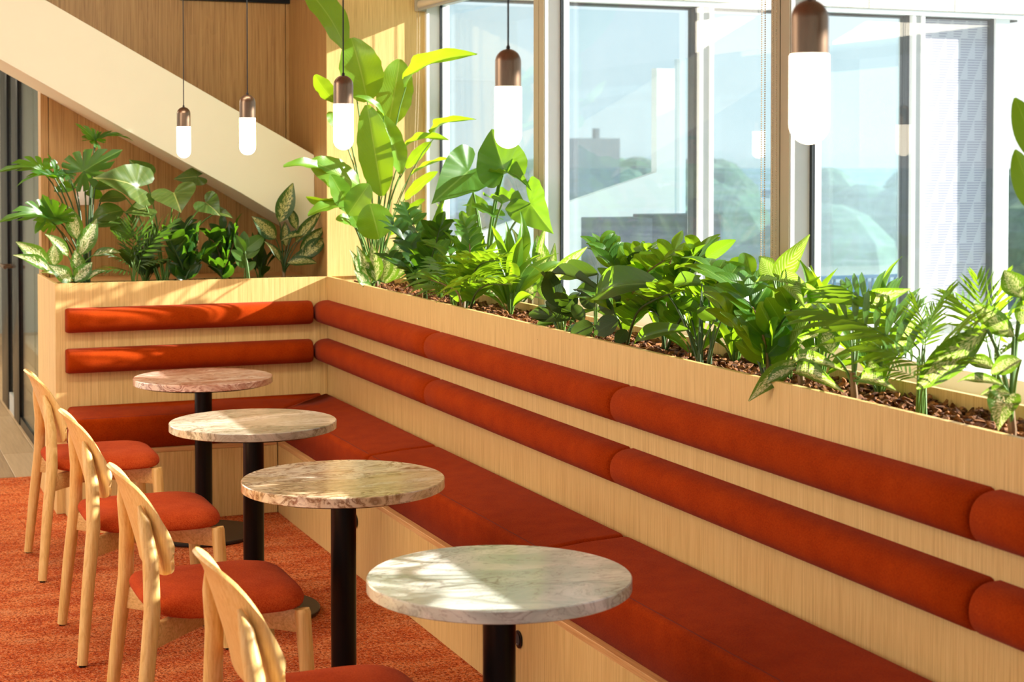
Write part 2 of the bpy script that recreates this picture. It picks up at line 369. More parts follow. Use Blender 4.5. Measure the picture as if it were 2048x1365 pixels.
# ------------------------------------------------------------------ facade across the corner, seen through the windows
WY = .30; WZ0, WZ1 = .757, 2.600
def wing():
    w = thing('building_wing', 'pale stone office wing with tall blue glass panes outside the windows', 'building', (2.6, WY, 0))
    P = lambda mb: MB_shift(mb, (-2.6, -WY, 0))
    xs = [.65, 1.62, 2.36, 3.02, 3.72, 4.30, 4.62]
    xs = [.62, 1.40, 2.18, 2.81, 3.435, 4.06, 4.62]
    for a, b in zip(xs[:-1], xs[1:]):
        P(MB().box(a + .003, b - .003, WY - .06, WY + .25, WZ1 + .028, 3.35)).build('stone_panel', M['stone_rough'], w, bevel=.004, seg=1)
    P(MB().box(.70, 4.6, WY - .05, WY + .10, WZ1, WZ1 + .026)).build('head_trim', M['frame_white'], w)
    P(MB().box(.70, 4.6, WY + .02, WY + .10, WZ1 - .012, WZ1)).build('gasket', M['gasket'], w)
    for x0, x1, x2 in ((2.272, 2.292, 2.384), (3.742, 3.762, 3.852)):
        P(MB().box(x0, x1, WY - .01, WY + .06, WZ0, WZ1)).build('gasket', M['gasket'], w)
        P(MB().box(x1, x1 + .022, WY - .045, WY + .10, WZ0, WZ1)).build('mullion', M['frame_white'], w)
        P(MB().box(x1 + .022, x2 - .022, WY - .03, WY + .10, WZ0, WZ1)).build('mullion', M['alu'], w)
        P(MB().box(x2 - .022, x2, WY - .045, WY + .10, WZ0, WZ1)).build('mullion', M['frame_white'], w)
    P(MB().box(.70, .76, WY - .04, WY + .10, WZ0, WZ1)).build('mullion', M['frame_white'], w)
    for a, b in ((.76, 2.272), (2.384, 3.742)):
        P(MB().box(a, b, WY + .03, WY + .042, WZ0, WZ1 - .012)).build('pane', M['wing_glass'], w)
    P(MB().box(3.852, 4.375, WY + .03, WY + .045, WZ0, WZ1 - .012)).build('printed_panel', M['frit'], w)
    P(MB().box(4.375, 4.395, WY - .01, WY + .1, WZ0, WZ1)).build('gasket', M['gasket'], w)
    P(MB().box(4.395, 4.50, WY - .03, WY + .12, WZ0, WZ1)).build('corner_post', M['frame_white'], w)
    P(MB().box(4.46, 4.472, WY + .12, 4.6, WZ0, WZ1)).build('side_pane', M['wing_glass'], w)
    P(MB().box(4.44, 4.50, 4.55, 4.65, WZ0, WZ1)).build('corner_post', M['frame_white'], w)
    P(MB().box(.62, 4.60, WY - .10, WY + .12, WZ0 - .05, WZ0)).build('sill', M['stone'], w)
    for a, b in zip(xs[:-1], xs[1:]):
        P(MB().box(a + .003, b - .003, WY - .06, WY + .25, -.45, WZ0 - .052)).build('stone_panel', M['stone_rough'], w, bevel=.004, seg=1)
    P(MB().box(.74, 4.46, WY + .25, 4.6, -.40, -.30)).build('inner_floor', M['plaster'], w)
    P(MB().box(.62, 4.56, WY + .25, 4.6, 3.25, 3.35)).build('inner_ceiling', M['plaster'], w)
    P(MB().box(.74, 4.46, 4.6, 4.612, WZ0, WZ1 + .4)).build('rear_pane', M['wing_glass'], w)
    return w
def frit():
    t = NT('printed_panel'); tc = t.n('TexCoord'); sx = t.n('SeparateXYZ'); t.set(sx, 0, tc.outputs['Object'])
    PZ, PX = .128, .1085
    z = t.math('DIVIDE', t.math('SUBTRACT', WZ1, sx.outputs['Z']), PZ); row = t.math('FLOOR', z); fz = t.math('FRACT', z)
    x = t.math('ADD', t.math('DIVIDE', sx.outputs['X'], PX), t.math('MULTIPLY', t.math('MODULO', row, 2.0), .5)); fx = t.math('FRACT', x)
    ln = t.math('FRACT', t.math('MULTIPLY', fz, 8.0))
    on = t.math('MULTIPLY', t.math('LESS_THAN', ln, .45), t.math('LESS_THAN', fx, t.math('SUBTRACT', .93, t.math('MULTIPLY', fz, .5))))
    c = t.mix(on, lin(182, 182, 187), lin(144, 142, 156))
    return t.done(t.bsdf(c, .4))
def rough_stone():
    t = NT('bush_hammered_stone'); v = t.coords('Object')
    a = t.noise(v, 30, 4, .7); b = t.noise(v, 90, 2)
    c = t.ramp(t.math('ADD', t.math('MULTIPLY', a, .5), t.math('MULTIPLY', b, .5)), [(.3, lin(196, 182, 150)), (.45, lin(236, 228, 210)), (.7, lin(246, 242, 232))])
    return t.done(t.bsdf(c, .85, normal=t.bump(b, .3, .004)))
M['frit'] = frit(); M['stone_rough'] = rough_stone()
wing()
# things behind the wing's glass
sw = MB().prism([(1.5, 1.153), (2.353, 1.414), (3.063, 1.631), (3.063, 2.37), (3.208, 2.37), (3.208, -.29), (1.5, -.29)], 'y', 2.3, 2.38)
single('partition_wall', 'white stair-shaped partition standing inside the glazed office wing', 'partition', sw, M['plaster'], (2.4, 2.3, -.29))
oc = thing('office_cabinet', 'dark cabinet behind the glass of the office wing', 'cabinet', (2.74, 1.75, -.29)); dk = plain('dark_cabinet', (14, 18, 24), .6, spec=.2)
MB().box(-.448, -.064, -.15, .15, 0, 1.624).build('low_unit', dk, oc, bevel=.004)
MB().box(-.062, .452, -.15, .15, 0, 1.642).build('tall_unit', dk, oc, bevel=.004)
rl = thing('railing', 'blue barred railing low behind the right pane of the wing', 'railing', (3.98, 1.25, .29))
MB().box(-.55, .44, .05, .06, -.1, .62).build('backing_panel', plain('pale_panel', (206, 222, 232), .5), rl)
MB().box(-.55, .42, -.02, .02, .63, .65).build('top_rail', plain('blue_rail', (40, 110, 150), .5), rl)
bar = MB().box(-.006, .006, -.008, .008, -.1, .63).mesh('bar', M['alu'])
bar.materials.clear(); bar.materials.append(plain('blue_bar', (52, 128, 170), .5))
rnd = random.Random(4); xx = -.54
while xx < .40:
    inst('bar', bar, rl, loc=(xx, 0, 0)); xx += rnd.choice((.03, .05, .05, .075))

# ------------------------------------------------------------------ the land far below and around (seen in the panes and past the corner)
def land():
    t = NT('hazed_land'); v = t.coords('Object')
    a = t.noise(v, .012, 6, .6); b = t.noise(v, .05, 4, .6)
    c = t.ramp(a, [(.38, lin(66, 96, 78)), (.5, lin(96, 122, 112)), (.57, lin(132, 150, 160)), (.64, lin(88, 112, 132))])  # ground colours already carry the haze of distance
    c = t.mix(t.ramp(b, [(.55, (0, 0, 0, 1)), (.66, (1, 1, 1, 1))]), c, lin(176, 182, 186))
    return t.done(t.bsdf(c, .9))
g = MB(); N = 40
g.v = []
for i in range(N + 1):
    rr = 4000 * (i / N) ** 2 + 30 * (i > 0)
    for k in range(64):
        a = 2 * math.pi * k / 64; g.v.append((rr * math.cos(a), rr * math.sin(a), -32 + (max(0, rr - 2200) * .011)))
g.uv = [(0, 0)] * len(g.v)
g.f = [(i * 64 + k, i * 64 + (k + 1) % 64, (i + 1) * 64 + (k + 1) % 64, (i + 1) * 64 + k) for i in range(1, N) for k in range(64)] + [tuple(64 + k for k in range(64))]
tag(g.build('ground', land()), 'haze-tinted blue green land stretching to the horizon beyond the windows', 'land', kind='stuff')
bl = MB(); rnd = random.Random(8)
for k in range(700):
    a = rnd.uniform(-.9, 1.5); d = 220 + 1700 * rnd.random() ** 1.3
    x, y = d * math.cos(a) + 5, d * math.sin(a)
    w1, w2, hh = rnd.uniform(6, 22), rnd.uniform(6, 22), rnd.uniform(4, 11) * (1.8 if rnd.random() < .08 else 1)
    bl.box(x - w1 / 2, x + w1 / 2, y - w2 / 2, y + w2 / 2, -32, -32 + hh)
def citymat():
    t = NT('hazed_facades'); v = t.coords('Object'); a = t.noise(v, .02, 2)
    c = t.ramp(a, [(.35, lin(110, 136, 166)), (.5, lin(160, 174, 188)), (.6, lin(190, 176, 168)), (.7, lin(96, 124, 130))])  # facades paled towards blue to paint in aerial haze
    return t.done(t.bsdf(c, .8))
tag(bl.build('distant_town', citymat()), 'haze-tinted low blocks of the town far below the windows', 'town', kind='stuff')
tw = thing('tower_block', 'grey tower block rising over the horizon, seen through the office wing', 'building', (165.5, 356, -32))
MB().box(-6, 5, -8, 8, 0, 39.5).build('tower', plain('tower_grey', (84, 98, 104), .7), tw)
MB().box(1.9, 2.9, -1, 1, 39.5, 42.0).build('roof_plant', plain('roof_grey', (70, 84, 90), .7), tw)

# dark woods along the horizon, seen through the wing
wd = MB(); rnd = random.Random(21)
for k in range(150):
    th = R(22.5 + 7.5 * rnd.random() if k < 110 else rnd.uniform(24, 48)); d = rnd.uniform(330, 900); q = Vector((-2.3 + d * math.sin(th), -8.2 + d * math.cos(th), -32))
    r_ = rnd.uniform(6, 16); prof = [(r_ * math.cos(t) * (1 + .1 * rnd.random()), r_ * 1.05 * math.sin(t) + 12 * d / 500) for t in (-.4, 0, .5, 1.0, 1.4)]
    wd.lathe([(r_ * .5, 0)] + prof, tuple(q), n=9)
def woods():
    t = NT('far_trees'); a = t.noise(t.coords('Object'), .25, 4, .7)
    return t.done(t.bsdf(t.ramp(a, [(.35, lin(58, 84, 62)), (.65, lin(98, 124, 92))]), .95))
tag(wd.build('distant_woods', woods(), smooth=None), 'dark green woods along the horizon seen through the office wing', 'woods', kind='stuff')
# ------------------------------------------------------------------ staircase stringer crossing the recess
sc_ = thing('staircase', 'cream stair stringer sloping down across the oak recess to the column', 'staircase', (-.8, .24, 1.1))
up = [(-3.2, 3.528), (-1.355, 2.498), (-.852, 2.215), (-.001, 1.740)]; lo = [(-.001, 1.318), (-.23, 1.448), (-.396, 1.547), (-.978, 1.866), (-1.576, 2.204), (-3.2, 3.10)]
MB_shift
m = MB().prism(up + lo, 'y', .24, .262); MB_shift(m, (.8, -.24, -1.1)).build('stringer', M['cream'], sc_, bevel=.0015, seg=1)
m = MB().prism(lo + [(-3.2, 3.16), (-1.576, 2.264), (-.001, 1.378)], 'y', .262, YB - .002); MB_shift(m, (.8, -.24, -1.1)).build('soffit', M['cream'], sc_)

# ------------------------------------------------------------------ planters (oak boxes, open on top, filled with bark)
SOIL = ZP - .045
pr = thing('planter', 'long oak trough planter under the windows, along the right-hand bench', 'planter', (.17, -3.7, 0))
P = lambda mb: MB_shift(mb, (-.17, 3.7, 0))
for a, b in ((-7.4, 0),):
    P(MB().box(0, .018, a, b, .003, ZP)).build('front_panel', M['oak'], pr, bevel=.0012, seg=1)
P(MB().box(.315, .335, -7.4, 0, .003, ZP)).build('back_panel', M['oak'], pr, bevel=.0012, seg=1)
P(MB().box(.018, .315, -7.4, 0, SOIL - .10, SOIL - .03)).build('soil_tray', M['black'], pr)
pl = thing('planter', 'short oak trough planter under the sloping stair stringer', 'planter', (-.67, .35, 0))
P = lambda mb: MB_shift(mb, (.67, -.35, 0))
P(MB().box(XL, 0, .0, .018, .003, ZP)).build('front_panel', M['oak'], pl, bevel=.0012, seg=1)
P(MB().box(XL, XL + .018, .019, YB - .002, .003, ZP)).build('end_panel', M['oak'], pl, bevel=.0012, seg=1)
P(MB().box(XL + .018, 0, .40, .415, SOIL - .1, ZP - .02)).build('inner_ledge_front', M['oak'], pl)
P(MB().box(XL + .018, 0, .415, YB - .002, ZP - .05, ZP - .02)).build('inner_ledge', M['oak_x'], pl)
P(MB().box(XL + .018, 0, .018, .40, SOIL - .10, SOIL - .03)).build('soil_tray', M['black'], pl)
def bark(name, label, x0, x1, y0, y1, n, seed):
    rnd = random.Random(seed); b = MB()
    for k in range(n):
        c = Vector((rnd.uniform(x0, x1), rnd.uniform(y0, y1), SOIL - .02 + .035 * rnd.random()))
        l, w, h = rnd.uniform(.009, .030), rnd.uniform(.006, .015), rnd.uniform(.003, .009)
        q = Matrix.Rotation(rnd.uniform(0, 6.3), 3, 'Z') @ Matrix.Rotation(rnd.gauss(0, .5), 3, 'X') @ Matrix.Rotation(rnd.gauss(0, .5), 3, 'Y')
        vs = []
        for i in range(5):
            a = 2 * math.pi * i / 5 + rnd.uniform(-.4, .4); rr = rnd.uniform(.7, 1.1)
            vs.append((l * math.cos(a) * rr, w * math.sin(a) * rr, rnd.uniform(-.3, .3) * h))
        vs += [(x * .8, y * .8, z + h) for x, y, z in vs]
        vs = [c + q @ Vector(p) for p in vs]
        b.add(vs, [(4, 3, 2, 1, 0), (5, 6, 7, 8, 9)] + [(i, (i + 1) % 5, (i + 1) % 5 + 5, i + 5) for i in range(5)])
    b.box(x0 - .01, x1 + .01, y0, y1, SOIL - .03, SOIL - .012)
    tag(b.build(name, M['bark'], smooth=None), label, 'bark mulch', kind='stuff')
def barkmat():
    t = NT('bark_chips'); v = t.coords('Object'); a = t.noise(v, 45, 2, .5); b = t.noise(v, 260, 3, .7)
    c = t.ramp(t.math('ADD', t.math('MULTIPLY', a, .7), t.math('MULTIPLY', b, .3)), [(.32, lin(44, 22, 8)), (.48, lin(104, 60, 22)), (.64, lin(170, 110, 50))])
    return t.done(t.bsdf(c, .9, normal=t.bump(b, .4, .003)))
M['bark'] = barkmat()
bark('bark_mulch', 'brown bark chips filling the long planter under the windows', .025, .31, -6.2, -.02, 9000, 1)
bark('bark_mulch', 'brown bark chips filling the short planter under the stair', XL + .03, -.01, .03, .395, 1700, 2)
single('wall_switch', 'small white switch plate on the oak wall behind the monstera', 'switch', MB().box(-1.152, -1.067, YB - .012, YB - .001, 1.475, 1.576), M['white'], (-1.11, YB, 1.475), bevel=.004)

# ------------------------------------------------------------------ benches
ZB = .352
b1 = thing('bench', 'long oak bench base running under the window planter', 'bench', (-.18, -3.6, 0))
P = lambda mb: MB_shift(mb, (.18, 3.6, 0))
for a, b in ((-7.4, -.358),):
    P(MB().box(-.350, -.332, a, b, .003, ZB - .021)).build('front_panel', M['oak'], b1, bevel=.0012, seg=1)
    P(MB().box(-.352, -.004, a, b, ZB - .020, ZB)).build('top_board', M['oak_y'], b1, bevel=.0018, seg=1)
b2 = thing('bench', 'short oak bench base below the stair planter', 'bench', (-.85, -.18, 0))
P = lambda mb: MB_shift(mb, (.85, .18, 0))
P(MB().box(XL + .04, -.352, -.352, -.334, .003, ZB - .021)).build('front_panel', M['oak'], b2, bevel=.0012, seg=1)
P(MB().box(XL + .04, -.354, -.354, -.004, ZB - .020, ZB)).build('top_board', M['oak_x'], b2, bevel=.0018, seg=1)
P(MB().box(XL + .04, XL + .058, -.333, -.004, .003, ZB - .021)).build('end_panel', M['oak'], b2, bevel=.0012, seg=1)
def socket(y, z, label):
    s = thing('power_socket', label, 'socket', (-.3505, y, z), group=None)
    MB().lathe([(.0, 0), (.026, 0), (.028, .002), (.028, .004), (.024, .005), (0, .005)], n=28, cap=False).build('bezel', M['black'], s).rotation_euler = (0, -math.pi / 2, 0)
    MB().lathe([(0, .0052), (.017, .0052), (.019, .0066), (.0, .0066)], n=24, cap=False).build('cover', M['gasket'], s).rotation_euler = (0, -math.pi / 2, 0)
    MB().lathe([(0, 0), (.003, .001), (0, .002)], n=8, cap=False).build('pin', M['alu'], s, loc=(-.0068, 0, -.014)).rotation_euler = (0, -math.pi / 2, 0)
socket(-3.427, .209, 'round black socket in the bench front beside the nearest table leg')
socket(-1.665, .225, 'round black socket in the bench front half behind the second nearest table leg')

# cushions: crowned slab with a welt; polygons in plan
M['seam'] = plain('seam_thread', (112, 30, 6), .9)
def cushion(name, label, poly, group, crown, seam):
    """poly = plan outline (counter-clockwise); crown(x, y) = height of the top"""
    cx = sum(p[0] for p in poly) / len(poly); cy = sum(p[1] for p in poly) / len(poly)
    bm = bmesh.new(); n = len(poly); zb = ZB + .001; zt = .50
    vb = [bm.verts.new((x, y, zb)) for x, y in poly]; vt = [bm.verts.new((x, y, zt)) for x, y in poly]
    bm.faces.new(vb[::-1]); bm.faces.new(vt)
    for i in range(n): bm.faces.new((vb[i], vb[(i + 1) % n], vt[(i + 1) % n], vt[i]))
    bmesh.ops.bevel(bm, geom=[e for e in bm.edges if abs(e.verts[0].co.z - e.verts[1].co.z) > .05], offset=.03, segments=4, profile=.5, affect='EDGES')
    bmesh.ops.recalc_face_normals(bm, faces=bm.faces)
    bmesh.ops.bevel(bm, geom=[e for e in bm.edges if e.verts[0].co.z > zt - .001 and e.verts[1].co.z > zt - .001], offset=.02, segments=4, profile=.55, affect='EDGES')
    bmesh.ops.triangulate(bm, faces=[f for f in bm.faces if len(f.verts) > 4])
    for k in range(3):
        bmesh.ops.subdivide_edges(bm, edges=[e for e in bm.edges if e.calc_length() > .22], cuts=1, use_grid_fill=True)
    for v in bm.verts:
        if v.co.z > zt - .03: v.co.z += crown(v.co.x, v.co.y) * (v.co.z - zt + .03) / .03
        v.co.x -= cx; v.co.y -= cy; v.co.z -= zb
    for f in bm.faces: f.smooth = True
    me = bpy.data.meshes.new(name); bm.to_mesh(me); bm.free(); me.materials.append(M['fabric'])
    o = bpy.data.objects.new(name, me); COL.objects.link(o); o.location = (cx, cy, zb); tag(o, label, 'cushion', group)
    # stitched seam along the front top edge
    fr = seam[0], seam[1]; pts = [(fr[0][0] + (fr[1][0] - fr[0][0]) * i / 12, fr[0][1] + (fr[1][1] - fr[0][1]) * i / 12) for i in range(13)]
    MB().tube([(x - cx, y - cy, zt + crown(x, y) - zb - .0004) for x, y in pts], .0016, 6).build('seam', M['seam'], o, smooth=1.5)
    return o
G = 'rust seat cushions on the benches'
cr = lambda x, y: .024 * max(0, 1 - (min(0, x + .0) / -.33) ** 2)
crl = lambda x, y: .024 * max(0, 1 - (y / -.33) ** 2)
cushion('seat_cushion', 'rust seat cushion filling the corner of the bench, with a mitred end', [(-.006, -.02), (-.326, -.335), (-.326, -1.716), (-.006, -1.716)], G, cr, ((-.304, -.345), (-.304, -1.69)))
cushion('seat_cushion', 'rust seat cushion in the middle of the long window bench', [(-.006, -1.722), (-.326, -1.722), (-.326, -3.495), (-.006, -3.495)], G, cr, ((-.304, -1.75), (-.304, -3.465)))
cushion('seat_cushion', 'rust seat cushion nearest the camera on the long window bench', [(-.006, -3.501), (-.326, -3.501), (-.326, -5.272), (-.006, -5.272)], G, cr, ((-.304, -3.53), (-.304, -5.24)))
cushion('seat_cushion', 'rust seat cushion on the short bench below the stair planter', [(-.020, -.006), (-1.305, -.006), (-1.305, -.328), (-.334, -.328)], G, crl, ((-1.27, -.306), (-.345, -.306)))
def bolster(axis, a, b, zc, label, rounded):
    """half-round back roll along an axis, flat side on the panel"""
    prof = []; K = 16
    for k in range(K + 1):
        t = -math.pi / 2 + math.pi * k / K
        c, s_ = math.cos(t), math.sin(t)
        prof.append((.082 * abs(c) ** .75, .060 * (abs(s_) ** .9) * (1 if s_ > 0 else -1)))
    L = b - a; m = MB(); rows = []
    e = .014
    st_ = [(0, .72), (e * .25, .88), (e, 1.0)] + [(L * q / 10, 1.0) for q in range(1, 10)] + [(L - e, 1.0), (L - e * .25, .88), (L, .72)]
    n = len(prof)
    for u, k in st_:
        for p, q in prof:
            d = -.001 - p * (k if p > .001 else 1); zz = q * (.5 + .5 * k)
            m.v.append((u - L / 2, d, zz) if axis == 'x' else (d, u - L / 2, zz))
    m.uv = [(0, 0)] * len(m.v); N = len(st_)
    m.f = [(i * n + k, i * n + (k + 1) % n, (i + 1) * n + (k + 1) % n, (i + 1) * n + k) for i in range(N - 1) for k in range(n)]
    m.f += [tuple(range(n)), tuple((N - 1) * n + k for k in range(n))]
    o = m.build('back_bolster', M['fabric'], smooth=.9)
    o.location = ((a + b) / 2, 0, zc) if axis == 'x' else (0, (a + b) / 2, zc)
    return tag(o, label, 'bolster', 'rust back bolsters on the oak panels')
ZU, ZL = .938, .742
bolster('x', XL + .045, -.088, ZU, 'upper rust bolster on the short panel below the stair planter', 1)
bolster('x', XL + .045, -.088, ZL, 'lower rust bolster on the short panel below the stair planter', 1)
for (a, b), wh in zip(((-1.725, -.004), (-3.503, -1.730), (-5.275, -3.508), (-6.9, -5.28)), ('ending in the corner', 'second from the corner', 'third from the corner, the longest seen', 'nearest the camera, cut by the right edge')):
    bolster('y', a, b, ZU, 'upper rust bolster of the long panel, ' + wh, 1)
    bolster('y', a, b, ZL, 'lower rust bolster of the long panel, ' + wh, 1)

# ------------------------------------------------------------------ tables
def make_table():
    t = thing('cafe_table', 'x', 'table')
    top = MB().lathe([(0, .697), (.309, .697), (.312, .699), (.312, .7245), (.3095, .727), (0, .727)], n=96, cap=False).build('tabletop', M['marble_1'], t, smooth=.5)
    MB().lathe([(0, .690), (.284, .690), (.288, .693), (.288, .699), (0, .699)], n=64, cap=False).build('mounting_plate', M['black'], t, smooth=.5)
    MB().lathe([(.039, .012), (.039, .691)], n=40).build('column', M['black'], t, smooth=.5)
    MB().lathe([(0, .004), (.244, .004), (.248, .007), (.248, .016), (.245, .019), (0, .019)], n=72, cap=False).build('base_plate', M['blackbase'], t, smooth=.5)
    for k in range(4):
        a = .8 + k * math.pi / 2
        MB().lathe([(.012, .0005), (.012, .006)], n=12).build('glide', M['black'], t, loc=(.2 * math.cos(a), .2 * math.sin(a), 0))
    return t
TL = ('round marble table farthest away, by the stair panel', 'round marble table second from the back', 'round marble table with strong rust swirls, second from the camera', 'round pale marble table nearest the camera')
tb = make_table(); TP = ((-.785, -.715), (-.873, -2.07), (-.877, -3.284), (-.876, -4.58))
for i, (x, y) in enumerate(TP):
    o = tb if i == 0 else dup(tb, (x, y, .002)); o.location = (x, y, .002); 
    if i:
        q = [c for c in o.children if c.name.startswith('tabletop')][0]; q.data = q.data.copy(); q.data.materials[0] = M['marble_%d' % (i + 1)]
    o['label'] = TL[i]; o['group'] = 'marble cafe tables along the bench'

# ------------------------------------------------------------------ chairs (facing +x)
def make_chair():
    c = thing('dining_chair', 'x', 'chair')
    # rear legs rise to the backrest, front legs stop under the seat
    for s in (-1, 1):
        MB().tube([(-.268, .272 * s, .006), (-.245, .248 * s, .25), (-.222, .226 * s, .46), (-.222, .205 * s, .60), (-.236, .185 * s, .70), (-.247, .172 * s, .745)],
                  [.0175, .0215, .0235, .0225, .018, .005], 16).build('leg', M['chair_wood'], c, smooth=.7)
        MB().tube([(.232, .252 * s, .006), (.215, .238 * s, .22), (.203, .228 * s, .415), (.202, .227 * s, .425)], [.0165, .021, .0235, .021], 16).build('leg', M['chair_wood'], c, smooth=.7)
    for o in c.children:
        pass
    for s in (-1, 1):
        for x, y in ((-.268, .272 * s), (.232, .252 * s)):
            MB().lathe([(.011, 0), (.011, .007)], n=12).build('foot_glide', M['black'], c, loc=(x, y, 0))
        # crossing beams
        a, b = Vector((-.222, .232 * s, 0)), Vector((.200, -.226 * s, 0)); d = (b - a).normalized(); n = Vector((-d.y, d.x, 0)) * .011
        m = MB(); z0, z1 = .358, .424
        zz = ((z0, z1) if s > 0 else (z0 + .0005, z1 - .0005))
        v = [p + q + Vector((0, 0, z)) for p in (a, b) for q in (n, -n) for z in zz]
        m.add(v, [(0, 1, 3, 2), (4, 6, 7, 5), (0, 4, 5, 1), (2, 3, 7, 6), (0, 2, 6, 4), (1, 5, 7, 3)])
        m.build('cross_beam', M['chair_wood_x'], c, bevel=.002)
    # upholstered seat: rounded square, waterfall edges
    bm = bmesh.new(); NX = 26; rows = []
    def outline(k, sc):
        a = 2 * math.pi * k / 64; ca, sa = math.cos(a), math.sin(a); p = 4.2
        r = (abs(ca) ** p + abs(sa) ** p) ** (-1 / p)
        x = .232 * sc * r * ca; y = .244 * sc * r * sa
        y *= 1 + .06 * x / .23
        return x, y
    prof = [(.0, .430), (.80, .430), (.95, .434), (1.0, .446), (1.005, .455), (.985, .466), (.95, .474), (.88, .4805), (.75, .485), (.5, .486), (.25, .486)]
    ring = []
    for sc, z in prof[1:]:
        r_ = []
        for k in range(64):
            x, y = outline(k, sc)
            dip = -.018 * (max(0, abs(y) - .12) / .13) ** 2 * (1 if z > .44 else .6) - .008 * max(0, (x - .10) / .13) ** 2 + .010 * max(0, (-x - .08) / .15) ** 2
            r_.append(bm.verts.new((x, y, z + dip)))
        ring.append(r_)
    cb = bm.verts.new((0, 0, .430)); ct = bm.verts.new((0, 0, .4855))
    for i in range(len(ring) - 1):
        for k in range(64): bm.faces.new((ring[i][k], ring[i][(k + 1) % 64], ring[i + 1][(k + 1) % 64], ring[i + 1][k]))
    for k in range(64):
        bm.faces.new((cb, ring[0][(k + 1) % 64], ring[0][k])); bm.faces.new((ct, ring[-1][k], ring[-1][(k + 1) % 64]))
    for f in bm.faces: f.smooth = True
    me = bpy.data.meshes.new('seat'); bm.to_mesh(me); bm.free(); me.materials.append(M['seat_fabric'])
    inst('seat', me, c)
    # bent plywood backrest shell
    m = MB(); NU, NV = 24, 14; TH = .0095
    def bp(u, v):
        """u across -1..1, v up 0..1"""
        w = .226 - .020 * v
        au = abs(u)
        zc = .615; top = zc + (.832 - zc) * max(0, 1 - au ** 2.1) ** (1 / 2.1); bot = zc - (zc - .546) * max(0, 1 - au ** 4.5) ** (1 / 4.5)
        z = bot + (top - bot) * v
        y = w * math.sin(u * 1.35) / math.sin(1.35)
        wrap = .068 * (1 - math.cos(u * 1.25)) / (1 - math.cos(1.25))
        x = -.205 - .085 * (max(0, z - .546) / .28) ** 1.15 + wrap * (.72 + .28 * v) - .012 * max(0, (z - .78) / .05) ** 2
        return Vector((x, y, z))
    for side in (0, 1):
        for j in range(NV + 1):
            for i in range(NU + 1):
                u, v = -math.cos(math.pi * i / NU) * .9985, j / NV
                # rounded corners
                vv = v; uu = u
                p = bp(uu, vv)
                e = 1e-3; nrm = (bp(min(1, uu + e), vv) - bp(max(-1, uu - e), vv)).cross(bp(uu, min(1, vv + e)) - bp(uu, max(0, vv - e))).normalized()
                m.v.append(p + nrm * (TH / 2 if side else -TH / 2)); m.uv.append((0, 0))
    W_ = NU + 1; O = (NV + 1) * W_
    for j in range(NV):
        for i in range(NU):
            a = j * W_ + i
            m.f.append((a, a + 1, a + W_ + 1, a + W_)); m.f.append((O + a, O + a + W_, O + a + W_ + 1, O + a + 1))
    for i in range(NU):
        m.f.append((i, O + i, O + i + 1, i + 1)); a = NV * W_ + i; m.f.append((a, a + 1, O + a + 1, O + a))
    for j in range(NV):
        a = j * W_; m.f.append((a, a + W_, O + a + W_, O + a)); a = j * W_ + NU; m.f.append((a, O + a, O + a + W_, a + W_))
    m.build('backrest', M['chair_wood'], c, smooth=.9, bevel=.0022, seg=2)
    return c
CL = ('oak dining chair with rust seat farthest away, by the stair panel', 'oak dining chair with rust seat, second from the back', 'oak dining chair with rust seat, second from the camera, beside the rust-swirled table', 'oak dining chair with rust seat nearest the camera, cut by the bottom edge')
ch = make_chair(); CP = ((-1.293, -1.03), (-1.296, -2.24), (-1.296, -3.38), (-1.275, -4.53))
for i, (x, y) in enumerate(CP):
    o = ch if i == 0 else dup(ch, (x, y, .002)); o.location = (x, y, .002); o['label'] = CL[i]; o['group'] = 'oak dining chairs with rust seats'

# ------------------------------------------------------------------ pendant lamps
def make_pendant():
    p = thing('pendant_lamp', 'x', 'lamp')
    r = .0302
    cap = [(0, .229)] + [(r * math.sin(t), .229 - r + r * math.cos(t)) for t in [math.pi / 2 * k / 8 for k in range(1, 9)]] + [(r, .142), (0, .142)]
    MB().lathe(cap, n=40, cap=False).build('cap', M['bronze'], p, smooth=.6)
    q = r * 1.03
    gl = [(0, .1415), (q * .97, .1415), (q, .139), (q, q)] + [(q * math.cos(t), q - q * math.sin(t)) for t in [math.pi / 2 * k / 8 for k in range(1, 9)]]
    MB().lathe(gl, n=40, cap=False).build('opal_shade', M['glow'], p, smooth=.6)
    MB().tube([(0, 0, .229), (0, 0, .60), (.0, 0, 1.23)], .0022, 8).build('cable', M['cord'], p)
    MB().lathe([(.0045, .228), (.0045, .234), (.003, .237)], n=12).build('cable_gland', M['cord'], p)
    return p
PL = ('lit bronze and opal capsule pendant farthest away, over the stringer', 'lit bronze and opal capsule pendant second from the left', 'lit bronze and opal capsule pendant in front of the banana-like leaves', 'lit bronze and opal capsule pendant in front of the first window', 'large lit bronze and opal capsule pendant nearest, out of focus at right')
pd = make_pendant()
for i, (y, z) in enumerate(((-.753, 1.720), (-2.004, 1.728), (-3.288, 1.738), (-4.633, 1.733), (-5.91, 1.730))):
    o = pd if i == 0 else dup(pd, (-.875, y, z)); o.location = (-.875, y, z); o['label'] = PL[i]; o['group'] = 'capsule pendants over the tables'

